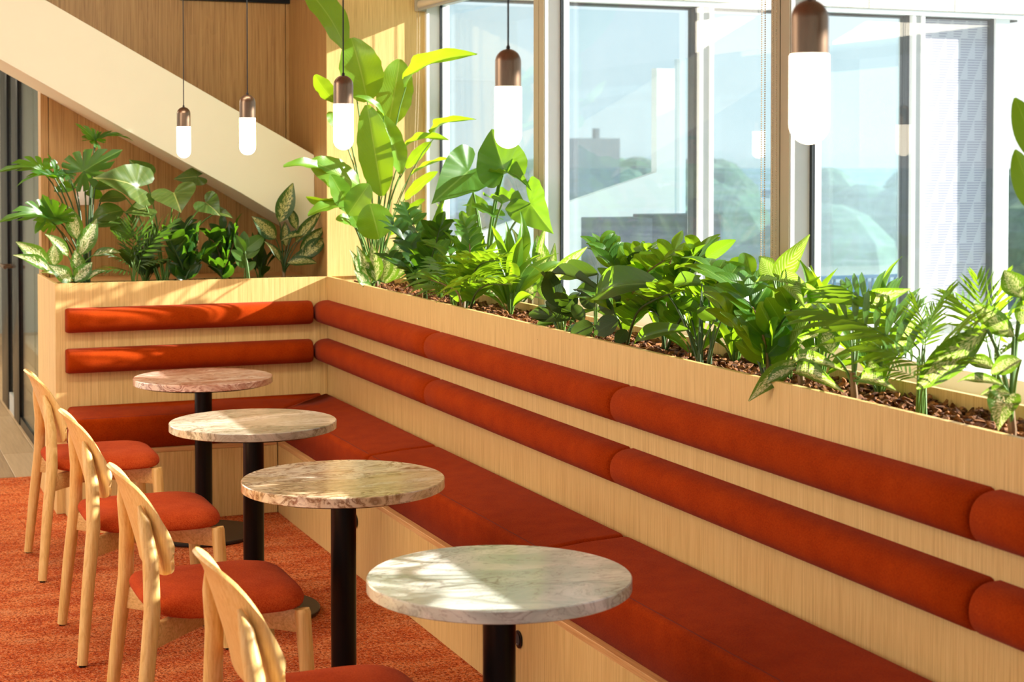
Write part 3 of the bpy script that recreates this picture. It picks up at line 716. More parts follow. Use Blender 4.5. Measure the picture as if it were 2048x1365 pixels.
# ------------------------------------------------------------------ glazed partition at far left
gp = thing('door_1', None, None, (-1.225, 3.0, 0), kind='structure')
P = lambda mb: MB_shift(mb, (1.225, -3.0, 0))
for a, b in ((2.887, 3.248), (3.62, 4.09)):
    P(MB().box(-1.245, -1.205, a, b, 0, 2.95)).build('post', M['black'], gp, bevel=.002)
P(MB().box(-1.240, -1.210, YB + .12, 2.887, 0, .055)).build('bottom_rail', M['black'], gp)
P(MB().box(-1.240, -1.210, 3.248, 3.62, 0, .12)).build('bottom_rail', M['alu'], gp)
for a, b in ((YB + .122, 2.10), (2.106, 2.885), (3.25, 3.618)):
    P(MB().box(-1.230, -1.220, a, b, .056, 2.94)).build('pane', M['glass_dark'], gp)
h_ = MB().tube([(-1.29, 3.30, 1.0), (-1.29, 3.58, 1.0)], .012, 12); P(h_).build('door_handle', M['bronze'], gp)
for y in (3.32, 3.56):
    P(MB().tube([(-1.29, y, 1.0), (-1.23, y, 1.0)], .008, 8)).build('handle_post', M['bronze'], gp)
# room behind the partition
st('wall_left', MB().box(.62, .74, YB, 9, -.1, 2.96), M['plaster'])
st('wall_far', MB().box(-8, .62, 8.9, 9.0, -.1, 2.96), plain('grey_wall', (150, 152, 146), .8))
PLANTS = [
 ('bird_of_paradise_plant', 'tall plant with long paddle leaves in front of the sunlit oak column', 'banana', (0.156, -0.3, 1.067), 0.0045, [
  ('paddle',0.013,-0.3,2.255,-0.266,-0.34,2.607,0.175,0.31,-0.94,0.14,1),
  ('paddle',0.117,-0.32,2.002,0.024,-0.36,2.31,0.226,-0.12,-0.98,-0.16,1),
  ('paddle',0.249,-0.24,1.884,0.306,-0.26,2.22,0.197,-0.1,-0.99,-0.04,0),
  ('paddle',0.331,-0.28,2.079,0.44,-0.96,2.208,0.092,-0.95,-0.09,0.3,1),
  ('paddle',-0.05,-0.36,1.991,-0.172,-0.4,2.123,0.109,-0.46,-0.64,-0.62,2),
  ('paddle',-0.028,-0.3,1.875,-0.079,-0.3,1.948,0.072,0.23,-0.96,0.16,0),
  ('paddle',0.154,-0.44,1.537,0.072,-0.46,1.98,0.175,-0.25,-0.96,-0.09,0),
  ('paddle',0.282,-0.34,1.643,0.137,-0.42,1.953,0.111,0.26,-0.96,-0.13,1),
  ('paddle',0.161,-0.45,1.928,-0.001,-0.5,2.023,0.046,0.51,-0.7,0.49,1),
  ('paddle',0.054,-0.4,1.581,-0.209,-0.46,1.707,0.163,0.29,-0.95,0.14,2),
  ('paddle',-0.088,-0.4,1.635,-0.357,-0.52,1.686,0.073,0.4,-0.6,0.69,1),
  ('paddle',-0.004,-0.44,1.46,-0.116,-0.48,1.64,0.114,0.16,-0.98,-0.12,0),
  ('paddle',-0.063,-0.4,1.518,-0.237,-0.48,1.535,0.062,0.25,-0.69,-0.68,1),
  ('paddle',-0.013,-0.42,1.489,-0.235,-0.5,1.45,0.081,0.08,-0.6,0.79,1),
  ('paddle',-0.031,-0.48,1.447,0.069,-0.5,1.596,0.13,-0.34,-0.94,0.1,0),
  ('paddle',0.113,-0.52,1.33,0.061,-0.54,1.5,0.189,-0.11,-0.98,-0.15,2),
  ('paddle',0.001,-0.44,1.406,-0.091,-0.48,1.428,0.068,0.44,-0.73,0.52,1),
  ('paddle',0.025,-0.46,1.387,-0.016,-0.48,1.451,0.06,0.22,-0.96,-0.16,0),
  ('paddle',0.327,-0.26,1.768,0.44,-0.598,1.813,0.053,-0.75,-0.17,0.64,1),
  ('paddle',0.44,-0.408,1.827,0.44,-0.954,1.904,0.041,-0.96,0.04,0.28,1),
  ('paddle',0.344,-0.24,1.673,0.44,-0.348,1.803,0.068,-0.81,-0.58,0.12,0),
  ('paddle',0.379,-0.2,1.632,0.44,-0.64,1.722,0.025,-0.79,0.02,0.62,0),
  ('paddle',0.352,-0.2,1.515,0.44,-0.437,1.654,0.067,-0.95,-0.3,0.08,0),
  ('paddle',0.34,-0.18,1.423,0.44,-0.256,1.516,0.051,-0.77,-0.45,0.46,0),
  ('paddle',0.265,-0.22,1.335,0.368,-0.28,1.461,0.062,-0.71,-0.65,0.26,0),
 ]),
 ('dieffenbachia_plant', 'dark spotted plant at the corner of the window planter, below the paddle leaves', 'spotted', (0.135, -0.4, 1.067), 0.004, [
  ('lance',0.078,-0.5,1.116,-0.01,-0.56,1.3,0.072,0.04,-0.96,-0.29,0),
  ('lance',0.097,-0.52,1.127,0.068,-0.55,1.308,0.087,-0.27,-0.94,-0.2,0),
  ('lance',0.134,-0.5,1.124,0.156,-0.52,1.29,0.087,-0.19,-0.98,-0.09,0),
  ('lance',0.05,-0.54,1.1,-0.037,-0.6,1.188,0.058,0.41,-0.89,-0.2,0),
  ('lance',0.162,-0.46,1.111,0.238,-0.48,1.243,0.078,-0.52,-0.84,0.17,0),
  ('lance',0.21,-0.36,1.148,0.304,-0.36,1.34,0.094,-0.12,-0.99,0.06,0),
  ('lance',0.277,-0.28,1.161,0.417,-0.26,1.491,0.116,-0.34,-0.92,0.2,0),
  ('lance',0.058,-0.58,1.088,-0.02,-0.64,1.128,0.048,0.64,-0.75,0.13,0),
  ('lance',0.236,-0.36,1.117,0.356,-0.36,1.264,0.075,-0.46,-0.8,0.38,0),
  ('lance',0.044,-0.48,1.13,-0.039,-0.54,1.281,0.053,0.38,-0.91,-0.15,0),
 ]),
 ('elephant_ear_plant', 'elephant ear plant with broad heart leaves in front of the first window', 'alocasia', (0.465, -1.02, 1.067), 0.006, [
  ('heart',0.332,-1.16,1.658,0.127,-1.24,1.514,0.233,-0.01,-0.87,0.5,0),
  ('heart',0.44,-1.324,1.676,0.44,-1.183,1.853,0.234,-0.57,-0.64,0.51,1),
  ('heart',0.44,-1.318,1.645,0.44,-1.652,1.575,0.114,-0.4,-0.19,0.89,1),
  ('heart',0.44,-1.636,1.523,0.44,-1.888,1.402,0.203,-0.84,-0.24,0.5,0),
  ('heart',0.44,-1.306,1.515,0.44,-1.674,1.44,0.096,-0.27,-0.19,0.94,1),
  ('heart',0.44,-0.999,1.485,0.438,-0.94,1.558,0.107,-0.45,-0.7,0.55,0),
  ('heart',0.44,-1.184,1.462,0.313,-1.12,1.503,0.059,-0.12,-0.69,0.72,1),
 ]),
 ('dieffenbachia_plant', 'pale spotted plant between the elephant ear and the dark leaves', 'spotted', (0.49, -1.5, 1.067), 0.004, [
  ('lance',0.44,-1.794,1.207,0.44,-1.707,1.393,0.08,-0.42,-0.82,0.38,0),
  ('lance',0.44,-1.767,1.152,0.44,-1.898,1.363,0.063,-0.14,-0.84,-0.52,0),
  ('lance',0.432,-1.55,1.091,0.278,-1.62,1.242,0.06,0.16,-0.95,-0.28,0),
  ('lance',0.44,-1.586,1.124,0.421,-1.46,1.317,0.065,-0.12,-0.84,0.53,0),
  ('lance',0.44,-1.518,1.188,0.248,-1.52,1.28,0.052,0.18,-0.91,0.36,0),
  ('lance',0.44,-1.713,1.201,0.44,-1.804,1.439,0.042,-0.91,-0.39,-0.15,0),
  ('lance',0.44,-1.653,1.111,0.44,-1.575,1.262,0.073,-0.57,-0.73,0.38,0),
  ('lance',0.427,-1.55,1.078,0.272,-1.6,1.145,0.056,0.42,-0.83,0.36,0),
  ('lance',0.44,-1.805,1.123,0.44,-1.825,1.293,0.084,-0.63,-0.77,-0.09,0),
  ('lance',0.44,-1.642,1.197,0.44,-1.425,1.414,0.048,-0.07,-0.71,0.7,0),
  ('lance',0.44,-1.899,1.214,0.44,-2.205,1.363,0.061,-0.94,-0.15,-0.31,0),
 ]),
 ('philodendron_plant', 'dark glossy low plant with rounded leaves leaning over the planter edge', 'philo_dark', (0.16, -2.891, 1.067), 0.003, [
  ('oval',0.1,-3.019,1.266,0.06,-2.667,1.274,0.053,-0.49,-0.08,0.87,1),
  ('oval',0.08,-2.854,1.145,0.02,-2.613,1.151,0.075,-0.73,-0.2,0.65,0),
  ('oval',0.1,-2.886,1.154,0.08,-2.667,1.208,0.079,-0.74,-0.23,0.64,1),
  ('oval',0.06,-3.089,1.146,0.0,-3.032,1.115,0.068,-0.73,-0.61,0.31,2),
  ('oval',0.08,-3.242,1.179,0.02,-3.183,1.129,0.073,-0.78,-0.55,0.3,0),
  ('oval',0.08,-2.972,1.152,0.06,-2.915,1.207,0.045,-0.6,-0.66,0.46,0),
  ('oval',0.1,-3.011,1.193,0.1,-2.903,1.247,0.049,-0.78,-0.28,0.56,0),
  ('oval',0.12,-3.19,1.244,0.08,-3.078,1.192,0.068,-0.94,-0.34,-0.01,2),
  ('oval',0.16,-2.915,1.309,0.14,-2.657,1.286,0.079,-0.91,-0.03,0.4,1),
  ('oval',0.24,-2.998,1.337,0.26,-3.142,1.393,0.076,-0.8,-0.31,-0.51,0),
  ('oval',0.06,-3.343,1.156,0.02,-3.352,1.11,0.045,-0.36,-0.81,0.46,0),
  ('oval',0.08,-2.766,1.123,0.04,-2.631,1.099,0.047,-0.79,-0.13,0.6,1),
  ('oval',0.14,-3.015,1.226,0.12,-2.808,1.246,0.06,-0.59,-0.13,0.79,1),
  ('oval',0.16,-3.177,1.171,0.18,-3.189,1.238,0.05,-0.48,-0.88,-0.02,0),
 ]),
 ('philodendron_plant', 'philodendron with one wide dark leaf arching left on a long stalk', 'philo', (0.12, -3.752, 1.067), 0.0042, [
  ('oval',0.1,-3.498,1.314,0.04,-3.124,1.234,0.118,-0.88,-0.04,0.47,1),
  ('oval',0.06,-3.767,1.196,-0.01,-3.536,1.132,0.052,-0.9,-0.16,0.41,1),
  ('oval',0.14,-3.707,1.329,0.12,-3.548,1.312,0.059,-0.83,-0.05,0.56,1),
  ('oval',0.14,-3.707,1.323,0.12,-3.908,1.293,0.045,-0.61,-0.06,0.79,2),
  ('oval',0.1,-3.955,1.286,0.08,-4.12,1.274,0.046,-0.63,0.02,0.78,0),
  ('oval',0.2,-3.623,1.404,0.22,-3.768,1.463,0.049,-0.98,-0.18,-0.12,0),
  ('oval',0.26,-3.705,1.359,0.28,-3.731,1.407,0.074,-0.62,-0.77,-0.16,0),
  ('oval',0.2,-3.416,1.34,0.2,-3.61,1.443,0.029,-1.0,-0.02,-0.04,0),
  ('oval',0.14,-3.695,1.242,0.12,-3.569,1.273,0.047,-0.68,-0.27,0.68,0),
  ('oval',0.12,-3.825,1.229,0.1,-3.749,1.257,0.045,-0.74,-0.39,0.54,0),
 ]),
 ('calathea_plant', 'striped plant with one pointed leaf rising in front of the window post', 'striped', (0.2, -4.085, 1.067), 0.004, [
  ('lance',0.2,-4.051,1.365,0.2,-4.214,1.497,0.062,-0.79,-0.39,-0.48,1),
  ('lance',0.2,-4.023,1.363,0.18,-3.989,1.423,0.052,-0.76,-0.64,0.11,0),
  ('lance',0.16,-4.127,1.368,0.14,-4.31,1.359,0.047,-0.76,0.05,0.64,1),
  ('lance',0.16,-4.116,1.365,0.14,-4.012,1.345,0.026,-0.72,-0.01,0.69,1),
  ('lance',0.22,-4.001,1.379,0.22,-3.91,1.424,0.044,-0.42,-0.4,0.81,0),
  ('lance',0.14,-4.192,1.356,0.1,-4.349,1.312,0.044,-0.43,-0.14,0.89,1),
  ('lance',0.16,-4.207,1.337,0.14,-4.374,1.345,0.025,-0.63,0.11,0.77,1),
  ('lance',0.22,-4.045,1.367,0.24,-4.104,1.451,0.046,-0.31,-0.81,-0.5,0),
  ('lance',0.14,-4.22,1.194,0.12,-4.43,1.357,0.03,-0.95,-0.13,-0.29,0),
  ('lance',0.16,-4.117,1.297,0.16,-4.035,1.333,0.043,-0.65,-0.31,0.69,0),
  ('lance',0.18,-4.159,1.285,0.18,-4.277,1.378,0.036,-0.93,-0.22,-0.28,1),
  ('lance',0.16,-4.233,1.264,0.14,-4.418,1.319,0.033,-0.95,0.17,0.24,1),
 ]),
 ('dieffenbachia_plant', 'spotted plant with a long leaf hanging over the oak planter edge', 'spotted', (0.13, -4.283, 1.067), 0.004, [
  ('lance',0.08,-4.342,1.166,-0.05,-4.314,1.06,0.054,-0.49,-0.78,0.39,1),
  ('lance',0.06,-4.364,1.161,0.04,-4.632,1.175,0.042,-0.77,0.09,0.63,1),
  ('lance',0.05,-4.391,1.143,0.01,-4.669,1.13,0.054,-0.73,0.07,0.67,1),
  ('lance',0.12,-4.298,1.197,0.1,-4.485,1.252,0.027,-0.94,0.18,0.28,1),
  ('lance',0.05,-4.386,1.153,-0.01,-4.332,1.104,0.037,-0.77,-0.46,0.44,1),
  ('lance',0.12,-4.308,1.163,0.12,-4.397,1.213,0.035,-0.94,-0.17,-0.31,0),
 ]),
 ('dieffenbachia_plant', 'spotted plant on an upright stalk left of the small palm', 'spotted', (0.12, -4.554, 1.067), 0.004, [
  ('lance',0.1,-4.486,1.199,0.1,-4.447,1.272,0.063,-0.64,-0.68,0.36,0),
  ('lance',0.16,-4.492,1.324,0.14,-4.384,1.327,0.048,-0.93,-0.18,0.32,1),
  ('lance',0.18,-4.531,1.326,0.18,-4.709,1.382,0.056,-1.0,-0.02,-0.07,1),
  ('lance',0.1,-4.68,1.142,0.1,-4.658,1.203,0.05,-0.57,-0.77,0.29,0),
  ('lance',0.14,-4.508,1.263,0.12,-4.445,1.284,0.037,-0.4,-0.4,0.83,1),
  ('lance',0.18,-4.476,1.272,0.18,-4.607,1.297,0.039,-0.91,0.08,0.4,1),
  ('lance',0.06,-4.678,1.157,0.03,-4.864,1.157,0.044,-0.74,0.12,0.67,1),
  ('lance',0.22,-4.594,1.216,0.24,-4.651,1.298,0.057,-0.87,-0.47,-0.12,0),
 ]),
 ('dieffenbachia_plant', 'spotted plant with one big arching leaf at the right edge', 'spotted', (0.14, -5.151, 1.067), 0.0055, [
  ('lance',0.1,-5.115,1.322,0.02,-4.961,1.17,0.076,-0.84,-0.53,-0.1,1),
  ('lance',0.16,-5.134,1.305,0.14,-5.013,1.371,0.055,-0.83,-0.36,0.42,0),
  ('lance',0.2,-5.112,1.391,0.2,-5.048,1.451,0.06,-0.6,-0.55,0.58,0),
  ('lance',0.1,-5.172,1.202,0.06,-5.061,1.199,0.029,-0.66,-0.22,0.72,1),
  ('lance',0.1,-5.232,1.265,0.06,-5.178,1.231,0.046,-0.85,-0.44,0.3,1),
  ('heart',0.06,-5.226,1.171,0.02,-5.257,1.116,0.072,-0.51,-0.53,0.67,1),
  ('lance',0.18,-5.13,1.332,0.2,-5.143,1.4,0.045,-0.64,-0.76,0.05,0),
  ('lance',0.18,-5.044,1.219,0.16,-4.959,1.234,0.04,-0.65,-0.28,0.71,1),
  ('lance',0.1,-5.197,1.185,0.06,-5.144,1.18,0.033,-0.62,-0.41,0.67,1),
 ]),
 ('rubber_plant', 'blurred rounded leaves of a plant just inside the right edge', 'banana', (0.15, -5.333, 1.067), 0.004, [
  ('oval',0.05,-5.356,1.696,0.02,-5.303,1.839,0.064,-0.61,-0.78,0.16,0),
  ('oval',0.05,-5.35,1.59,0.02,-5.305,1.728,0.06,-0.77,-0.63,0.04,0),
 ]),
 ('monstera_plant', 'split-leaf monstera standing at the left end of the short planter', 'monstera', (-1.163, 0.24, 1.067), 0.005, [
  ('monstera',-1.384,0.18,1.658,-1.611,0.1,1.649,0.136,0.23,-0.72,0.66,1),
  ('monstera',-1.315,0.2,1.638,-1.364,0.18,1.746,0.069,0.73,-0.65,0.21,0),
  ('monstera',-1.191,0.16,1.658,-1.004,0.14,1.764,0.207,-0.26,-0.92,0.28,0),
  ('monstera',-1.115,0.28,1.812,-0.93,0.26,1.805,0.065,-0.02,-0.48,0.88,1),
  ('monstera',-1.12,0.28,1.815,-1.217,0.28,1.896,0.095,0.36,-0.83,0.43,0),
  ('monstera',-1.334,0.16,1.629,-1.519,0.1,1.581,0.068,-0.07,-0.47,0.88,1),
  ('monstera',-1.378,0.12,1.442,-1.613,0.04,1.411,0.154,0.19,-0.78,0.6,1),
  ('monstera',-1.33,0.12,1.429,-1.398,0.1,1.547,0.185,-0.18,-0.95,-0.27,0),
  ('oval',-1.385,0.1,1.435,-1.434,0.08,1.357,0.041,-0.28,-0.87,0.4,0),
  ('monstera',-1.265,0.18,1.648,-1.253,0.16,1.594,0.088,-0.02,-0.94,0.34,0),
  ('oval',-1.211,0.3,1.58,-1.318,0.3,1.558,0.065,-0.11,-0.85,0.52,1),
  ('oval',-1.116,0.32,1.571,-1.012,0.32,1.581,0.076,-0.07,-0.69,0.72,1),
  ('oval',-1.076,0.34,1.53,-1.162,0.34,1.546,0.066,0.09,-0.87,0.49,1),
 ]),
 ('elephant_ear_plant', 'mottled heart-leaf plant in the middle of the short planter', 'mottled', (-0.782, 0.24, 1.067), 0.0045, [
  ('heart',-0.939,0.14,1.58,-1.163,0.08,1.624,0.217,0.31,-0.88,0.37,1),
  ('heart',-0.757,0.12,1.545,-0.734,0.06,1.449,0.229,-0.14,-0.85,0.5,1),
  ('heart',-0.596,0.12,1.496,-0.534,0.08,1.431,0.141,-0.12,-0.89,0.43,1),
  ('heart',-0.542,0.14,1.449,-0.454,0.12,1.413,0.061,0.04,-0.83,0.56,1),
  ('heart',-0.882,0.2,1.471,-0.994,0.18,1.448,0.11,0.07,-0.9,0.43,0),
  ('heart',-0.877,0.3,1.646,-0.949,0.3,1.717,0.127,-0.14,-0.98,-0.14,0),
  ('heart',-0.601,0.32,1.628,-0.724,0.32,1.615,0.103,-0.02,-0.98,0.2,0),
  ('oval',-0.981,0.3,1.457,-1.137,0.28,1.412,0.111,-0.06,-0.82,0.57,1),
  ('oval',-0.962,0.32,1.52,-1.099,0.3,1.506,0.081,0.04,-0.73,0.68,1),
  ('oval',-0.984,0.28,1.405,-1.154,0.26,1.373,0.08,-0.03,-0.78,0.63,1),
  ('oval',-0.926,0.3,1.332,-1.046,0.3,1.372,0.086,0.11,-0.94,0.32,0),
 ]),
 ('dieffenbachia_plant', 'pale spotted plant at the left end of the short planter, below the monstera', 'spotted', (-1.245, 0.1, 1.067), 0.004, [
  ('lance',-1.227,0.12,1.325,-1.268,0.12,1.487,0.083,-0.11,-0.99,-0.03,0),
  ('lance',-1.222,0.12,1.246,-1.132,0.14,1.424,0.093,0.04,-0.99,0.09,0),
  ('lance',-1.379,0.08,1.21,-1.526,0.04,1.321,0.087,0.26,-0.97,-0.0,1),
  ('lance',-1.363,0.06,1.175,-1.54,0.02,1.26,0.065,0.36,-0.86,0.35,1),
  ('lance',-1.344,0.08,1.202,-1.345,0.08,1.304,0.082,-0.11,-0.99,-0.0,0),
  ('lance',-1.275,0.12,1.243,-1.383,0.12,1.354,0.063,0.3,-0.91,0.29,1),
  ('lance',-1.27,0.05,1.125,-1.376,0.02,1.207,0.082,0.31,-0.95,0.06,1),
  ('lance',-1.25,0.06,1.123,-1.168,0.06,1.214,0.078,-0.1,-0.99,0.09,0),
  ('lance',-1.335,0.06,1.15,-1.417,0.03,1.171,0.029,0.4,-0.64,0.66,1),
  ('lance',-1.202,0.06,1.127,-1.108,0.05,1.174,0.039,-0.36,-0.74,0.57,1),
  ('lance',-1.15,0.16,1.24,-1.013,0.16,1.252,0.055,-0.06,-0.72,0.69,1),
  ('lance',-1.221,0.1,1.162,-1.244,0.1,1.272,0.073,-0.11,-0.99,-0.02,0),
 ]),
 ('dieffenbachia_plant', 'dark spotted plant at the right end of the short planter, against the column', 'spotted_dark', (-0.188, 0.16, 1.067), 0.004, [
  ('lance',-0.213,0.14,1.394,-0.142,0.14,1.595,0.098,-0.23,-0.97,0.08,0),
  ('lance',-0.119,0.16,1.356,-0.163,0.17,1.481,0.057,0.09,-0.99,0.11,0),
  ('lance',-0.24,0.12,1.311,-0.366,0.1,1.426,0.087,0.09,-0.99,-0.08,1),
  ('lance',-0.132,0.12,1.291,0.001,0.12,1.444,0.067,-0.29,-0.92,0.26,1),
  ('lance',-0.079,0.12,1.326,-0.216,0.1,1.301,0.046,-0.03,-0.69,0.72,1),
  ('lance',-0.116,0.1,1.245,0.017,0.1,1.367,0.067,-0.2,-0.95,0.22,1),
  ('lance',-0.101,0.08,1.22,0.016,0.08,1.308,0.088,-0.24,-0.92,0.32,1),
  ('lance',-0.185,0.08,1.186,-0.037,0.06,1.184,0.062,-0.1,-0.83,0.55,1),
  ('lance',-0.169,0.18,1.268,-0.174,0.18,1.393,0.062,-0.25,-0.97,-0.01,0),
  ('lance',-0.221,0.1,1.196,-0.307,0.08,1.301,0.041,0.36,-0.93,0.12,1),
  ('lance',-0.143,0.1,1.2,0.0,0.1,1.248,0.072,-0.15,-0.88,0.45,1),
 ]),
 ('ficus_plant', 'small upright green plant beside the spotted one in the short planter', 'philo_light', (-0.401, 0.1, 1.067), 0.004, [
  ('oval',-0.405,0.1,1.243,-0.454,0.1,1.333,0.056,-0.15,-0.98,-0.08,0),
  ('oval',-0.403,0.1,1.256,-0.304,0.1,1.326,0.076,-0.15,-0.97,0.21,0),
  ('oval',-0.403,0.1,1.218,-0.328,0.09,1.268,0.051,-0.32,-0.9,0.29,0),
  ('oval',-0.405,0.1,1.205,-0.474,0.1,1.257,0.046,0.05,-1.0,0.07,0),
  ('oval',-0.4,0.1,1.154,-0.346,0.1,1.194,0.041,-0.21,-0.94,0.29,0),
  ('oval',-0.403,0.1,1.167,-0.454,0.1,1.219,0.041,0.04,-1.0,0.04,0),
  ('oval',-0.403,0.11,1.256,-0.403,0.12,1.352,0.056,-0.39,-0.92,0.1,0),
 ]),
]
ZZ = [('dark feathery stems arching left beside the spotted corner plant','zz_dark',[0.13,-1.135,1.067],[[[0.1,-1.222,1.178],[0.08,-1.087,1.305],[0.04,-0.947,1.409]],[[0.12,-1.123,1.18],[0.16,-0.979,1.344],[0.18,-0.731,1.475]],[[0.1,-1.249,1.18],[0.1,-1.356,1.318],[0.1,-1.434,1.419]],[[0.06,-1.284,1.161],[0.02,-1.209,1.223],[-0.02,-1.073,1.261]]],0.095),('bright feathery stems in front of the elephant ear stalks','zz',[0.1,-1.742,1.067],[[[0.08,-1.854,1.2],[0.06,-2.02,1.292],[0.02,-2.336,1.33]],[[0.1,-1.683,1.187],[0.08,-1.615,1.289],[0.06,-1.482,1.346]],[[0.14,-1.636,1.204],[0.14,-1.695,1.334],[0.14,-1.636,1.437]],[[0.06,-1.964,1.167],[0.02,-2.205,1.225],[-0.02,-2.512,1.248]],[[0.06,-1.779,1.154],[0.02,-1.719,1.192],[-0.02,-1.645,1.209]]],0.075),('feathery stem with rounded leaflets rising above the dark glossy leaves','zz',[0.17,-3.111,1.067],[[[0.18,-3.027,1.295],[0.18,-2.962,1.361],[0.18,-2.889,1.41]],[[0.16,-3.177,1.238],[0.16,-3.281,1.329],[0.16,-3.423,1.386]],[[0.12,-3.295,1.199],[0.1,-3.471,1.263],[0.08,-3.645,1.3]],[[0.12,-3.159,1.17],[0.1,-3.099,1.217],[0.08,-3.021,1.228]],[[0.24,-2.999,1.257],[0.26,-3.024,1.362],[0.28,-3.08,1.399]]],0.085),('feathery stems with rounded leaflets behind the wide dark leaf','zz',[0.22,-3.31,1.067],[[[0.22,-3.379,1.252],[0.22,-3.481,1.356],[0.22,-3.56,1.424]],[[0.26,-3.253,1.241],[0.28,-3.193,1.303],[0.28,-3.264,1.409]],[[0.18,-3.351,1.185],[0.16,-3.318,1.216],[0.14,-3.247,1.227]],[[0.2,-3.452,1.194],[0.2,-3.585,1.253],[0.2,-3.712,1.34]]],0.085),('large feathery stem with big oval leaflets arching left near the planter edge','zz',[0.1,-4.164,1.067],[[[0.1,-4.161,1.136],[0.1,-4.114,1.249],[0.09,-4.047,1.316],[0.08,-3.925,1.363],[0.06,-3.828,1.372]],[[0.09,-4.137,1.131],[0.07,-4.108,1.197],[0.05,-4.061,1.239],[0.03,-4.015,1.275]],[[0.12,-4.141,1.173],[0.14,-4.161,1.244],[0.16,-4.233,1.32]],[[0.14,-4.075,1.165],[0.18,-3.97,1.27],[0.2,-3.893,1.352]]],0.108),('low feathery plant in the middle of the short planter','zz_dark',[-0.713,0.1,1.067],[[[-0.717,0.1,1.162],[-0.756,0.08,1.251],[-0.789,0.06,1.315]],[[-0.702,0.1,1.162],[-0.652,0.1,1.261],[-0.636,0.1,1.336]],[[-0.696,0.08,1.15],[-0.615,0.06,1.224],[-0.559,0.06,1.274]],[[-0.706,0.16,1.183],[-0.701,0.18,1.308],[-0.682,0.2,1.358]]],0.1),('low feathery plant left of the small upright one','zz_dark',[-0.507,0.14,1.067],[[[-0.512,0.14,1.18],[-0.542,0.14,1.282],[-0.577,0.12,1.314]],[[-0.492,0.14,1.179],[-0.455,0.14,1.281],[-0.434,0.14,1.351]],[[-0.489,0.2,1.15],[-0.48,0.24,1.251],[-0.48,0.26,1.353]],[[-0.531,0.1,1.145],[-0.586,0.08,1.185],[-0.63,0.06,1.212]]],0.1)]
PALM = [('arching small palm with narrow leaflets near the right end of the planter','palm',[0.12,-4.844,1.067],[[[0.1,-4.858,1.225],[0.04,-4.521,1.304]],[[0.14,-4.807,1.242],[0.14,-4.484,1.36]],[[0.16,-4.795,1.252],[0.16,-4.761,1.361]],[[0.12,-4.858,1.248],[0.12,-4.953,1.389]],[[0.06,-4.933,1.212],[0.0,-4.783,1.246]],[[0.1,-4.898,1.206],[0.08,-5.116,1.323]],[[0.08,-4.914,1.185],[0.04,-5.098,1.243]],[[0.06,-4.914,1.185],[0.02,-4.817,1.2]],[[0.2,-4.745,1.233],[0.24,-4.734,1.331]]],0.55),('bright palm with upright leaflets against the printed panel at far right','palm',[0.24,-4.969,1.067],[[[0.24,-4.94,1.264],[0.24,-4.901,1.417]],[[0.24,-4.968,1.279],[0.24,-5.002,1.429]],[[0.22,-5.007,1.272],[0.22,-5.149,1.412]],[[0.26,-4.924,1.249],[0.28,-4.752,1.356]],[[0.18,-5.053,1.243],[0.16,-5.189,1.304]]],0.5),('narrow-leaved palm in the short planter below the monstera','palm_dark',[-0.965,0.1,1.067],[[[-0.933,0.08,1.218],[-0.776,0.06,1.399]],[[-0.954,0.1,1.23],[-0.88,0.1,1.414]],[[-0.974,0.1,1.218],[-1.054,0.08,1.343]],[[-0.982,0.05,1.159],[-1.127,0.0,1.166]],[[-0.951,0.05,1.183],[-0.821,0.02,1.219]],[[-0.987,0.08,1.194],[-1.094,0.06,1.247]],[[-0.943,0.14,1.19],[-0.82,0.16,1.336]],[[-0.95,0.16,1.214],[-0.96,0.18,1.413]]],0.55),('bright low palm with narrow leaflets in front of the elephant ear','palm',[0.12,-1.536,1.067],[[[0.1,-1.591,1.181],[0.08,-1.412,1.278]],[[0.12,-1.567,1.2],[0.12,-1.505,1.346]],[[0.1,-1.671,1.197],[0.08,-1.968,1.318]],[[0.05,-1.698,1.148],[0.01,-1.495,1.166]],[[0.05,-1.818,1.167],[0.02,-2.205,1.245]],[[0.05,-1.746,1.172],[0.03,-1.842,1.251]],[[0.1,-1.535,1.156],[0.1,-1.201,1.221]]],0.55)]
ROS = [('bright rosette of pointed leaves below the elephant ear','aglao','lance',[0.2,-1.536,1.067],26,0.16,0.3,0.2,20,82,3),('bright rosette of pointed leaves right of the elephant ear','aglao','lance',[0.22,-1.945,1.067],20,0.15,0.28,0.22,20,80,5),('spray of narrow green leaves behind the spotted corner plant','aglao','lance',[0.22,-1.097,1.067],18,0.18,0.34,0.13,35,85,7),('green rosette tucked behind the striped plant','aglao','lance',[0.25,-3.719,1.067],16,0.14,0.26,0.26,20,75,9),('green rosette of pointed leaves left of the large feathery stem','aglao','lance',[0.2,-3.553,1.067],14,0.14,0.24,0.25,15,70,12),('dark rosette at the back of the short planter below the mottled leaves','philo_dark','oval',[-0.872,0.3,1.067],14,0.1,0.2,0.4,20,75,11),('dark rosette at the back of the short planter beside the column plant','philo_dark','lance',[-0.283,0.28,1.067],12,0.1,0.18,0.3,25,80,13),('green rosette behind the upright spotted plant','aglao','lance',[0.26,-4.471,1.067],14,0.14,0.24,0.2,25,80,14),('dark low rosette at the front edge of the planter left of the wide dark leaf','philo_dark','oval',[0.08,-2.789,1.067],13,0.08,0.15,0.46,0,60,23),('green rosette of pointed leaves filling the gap beside the hanging spotted leaf','aglao','lance',[0.22,-4.242,1.067],15,0.14,0.24,0.22,15,75,29)]
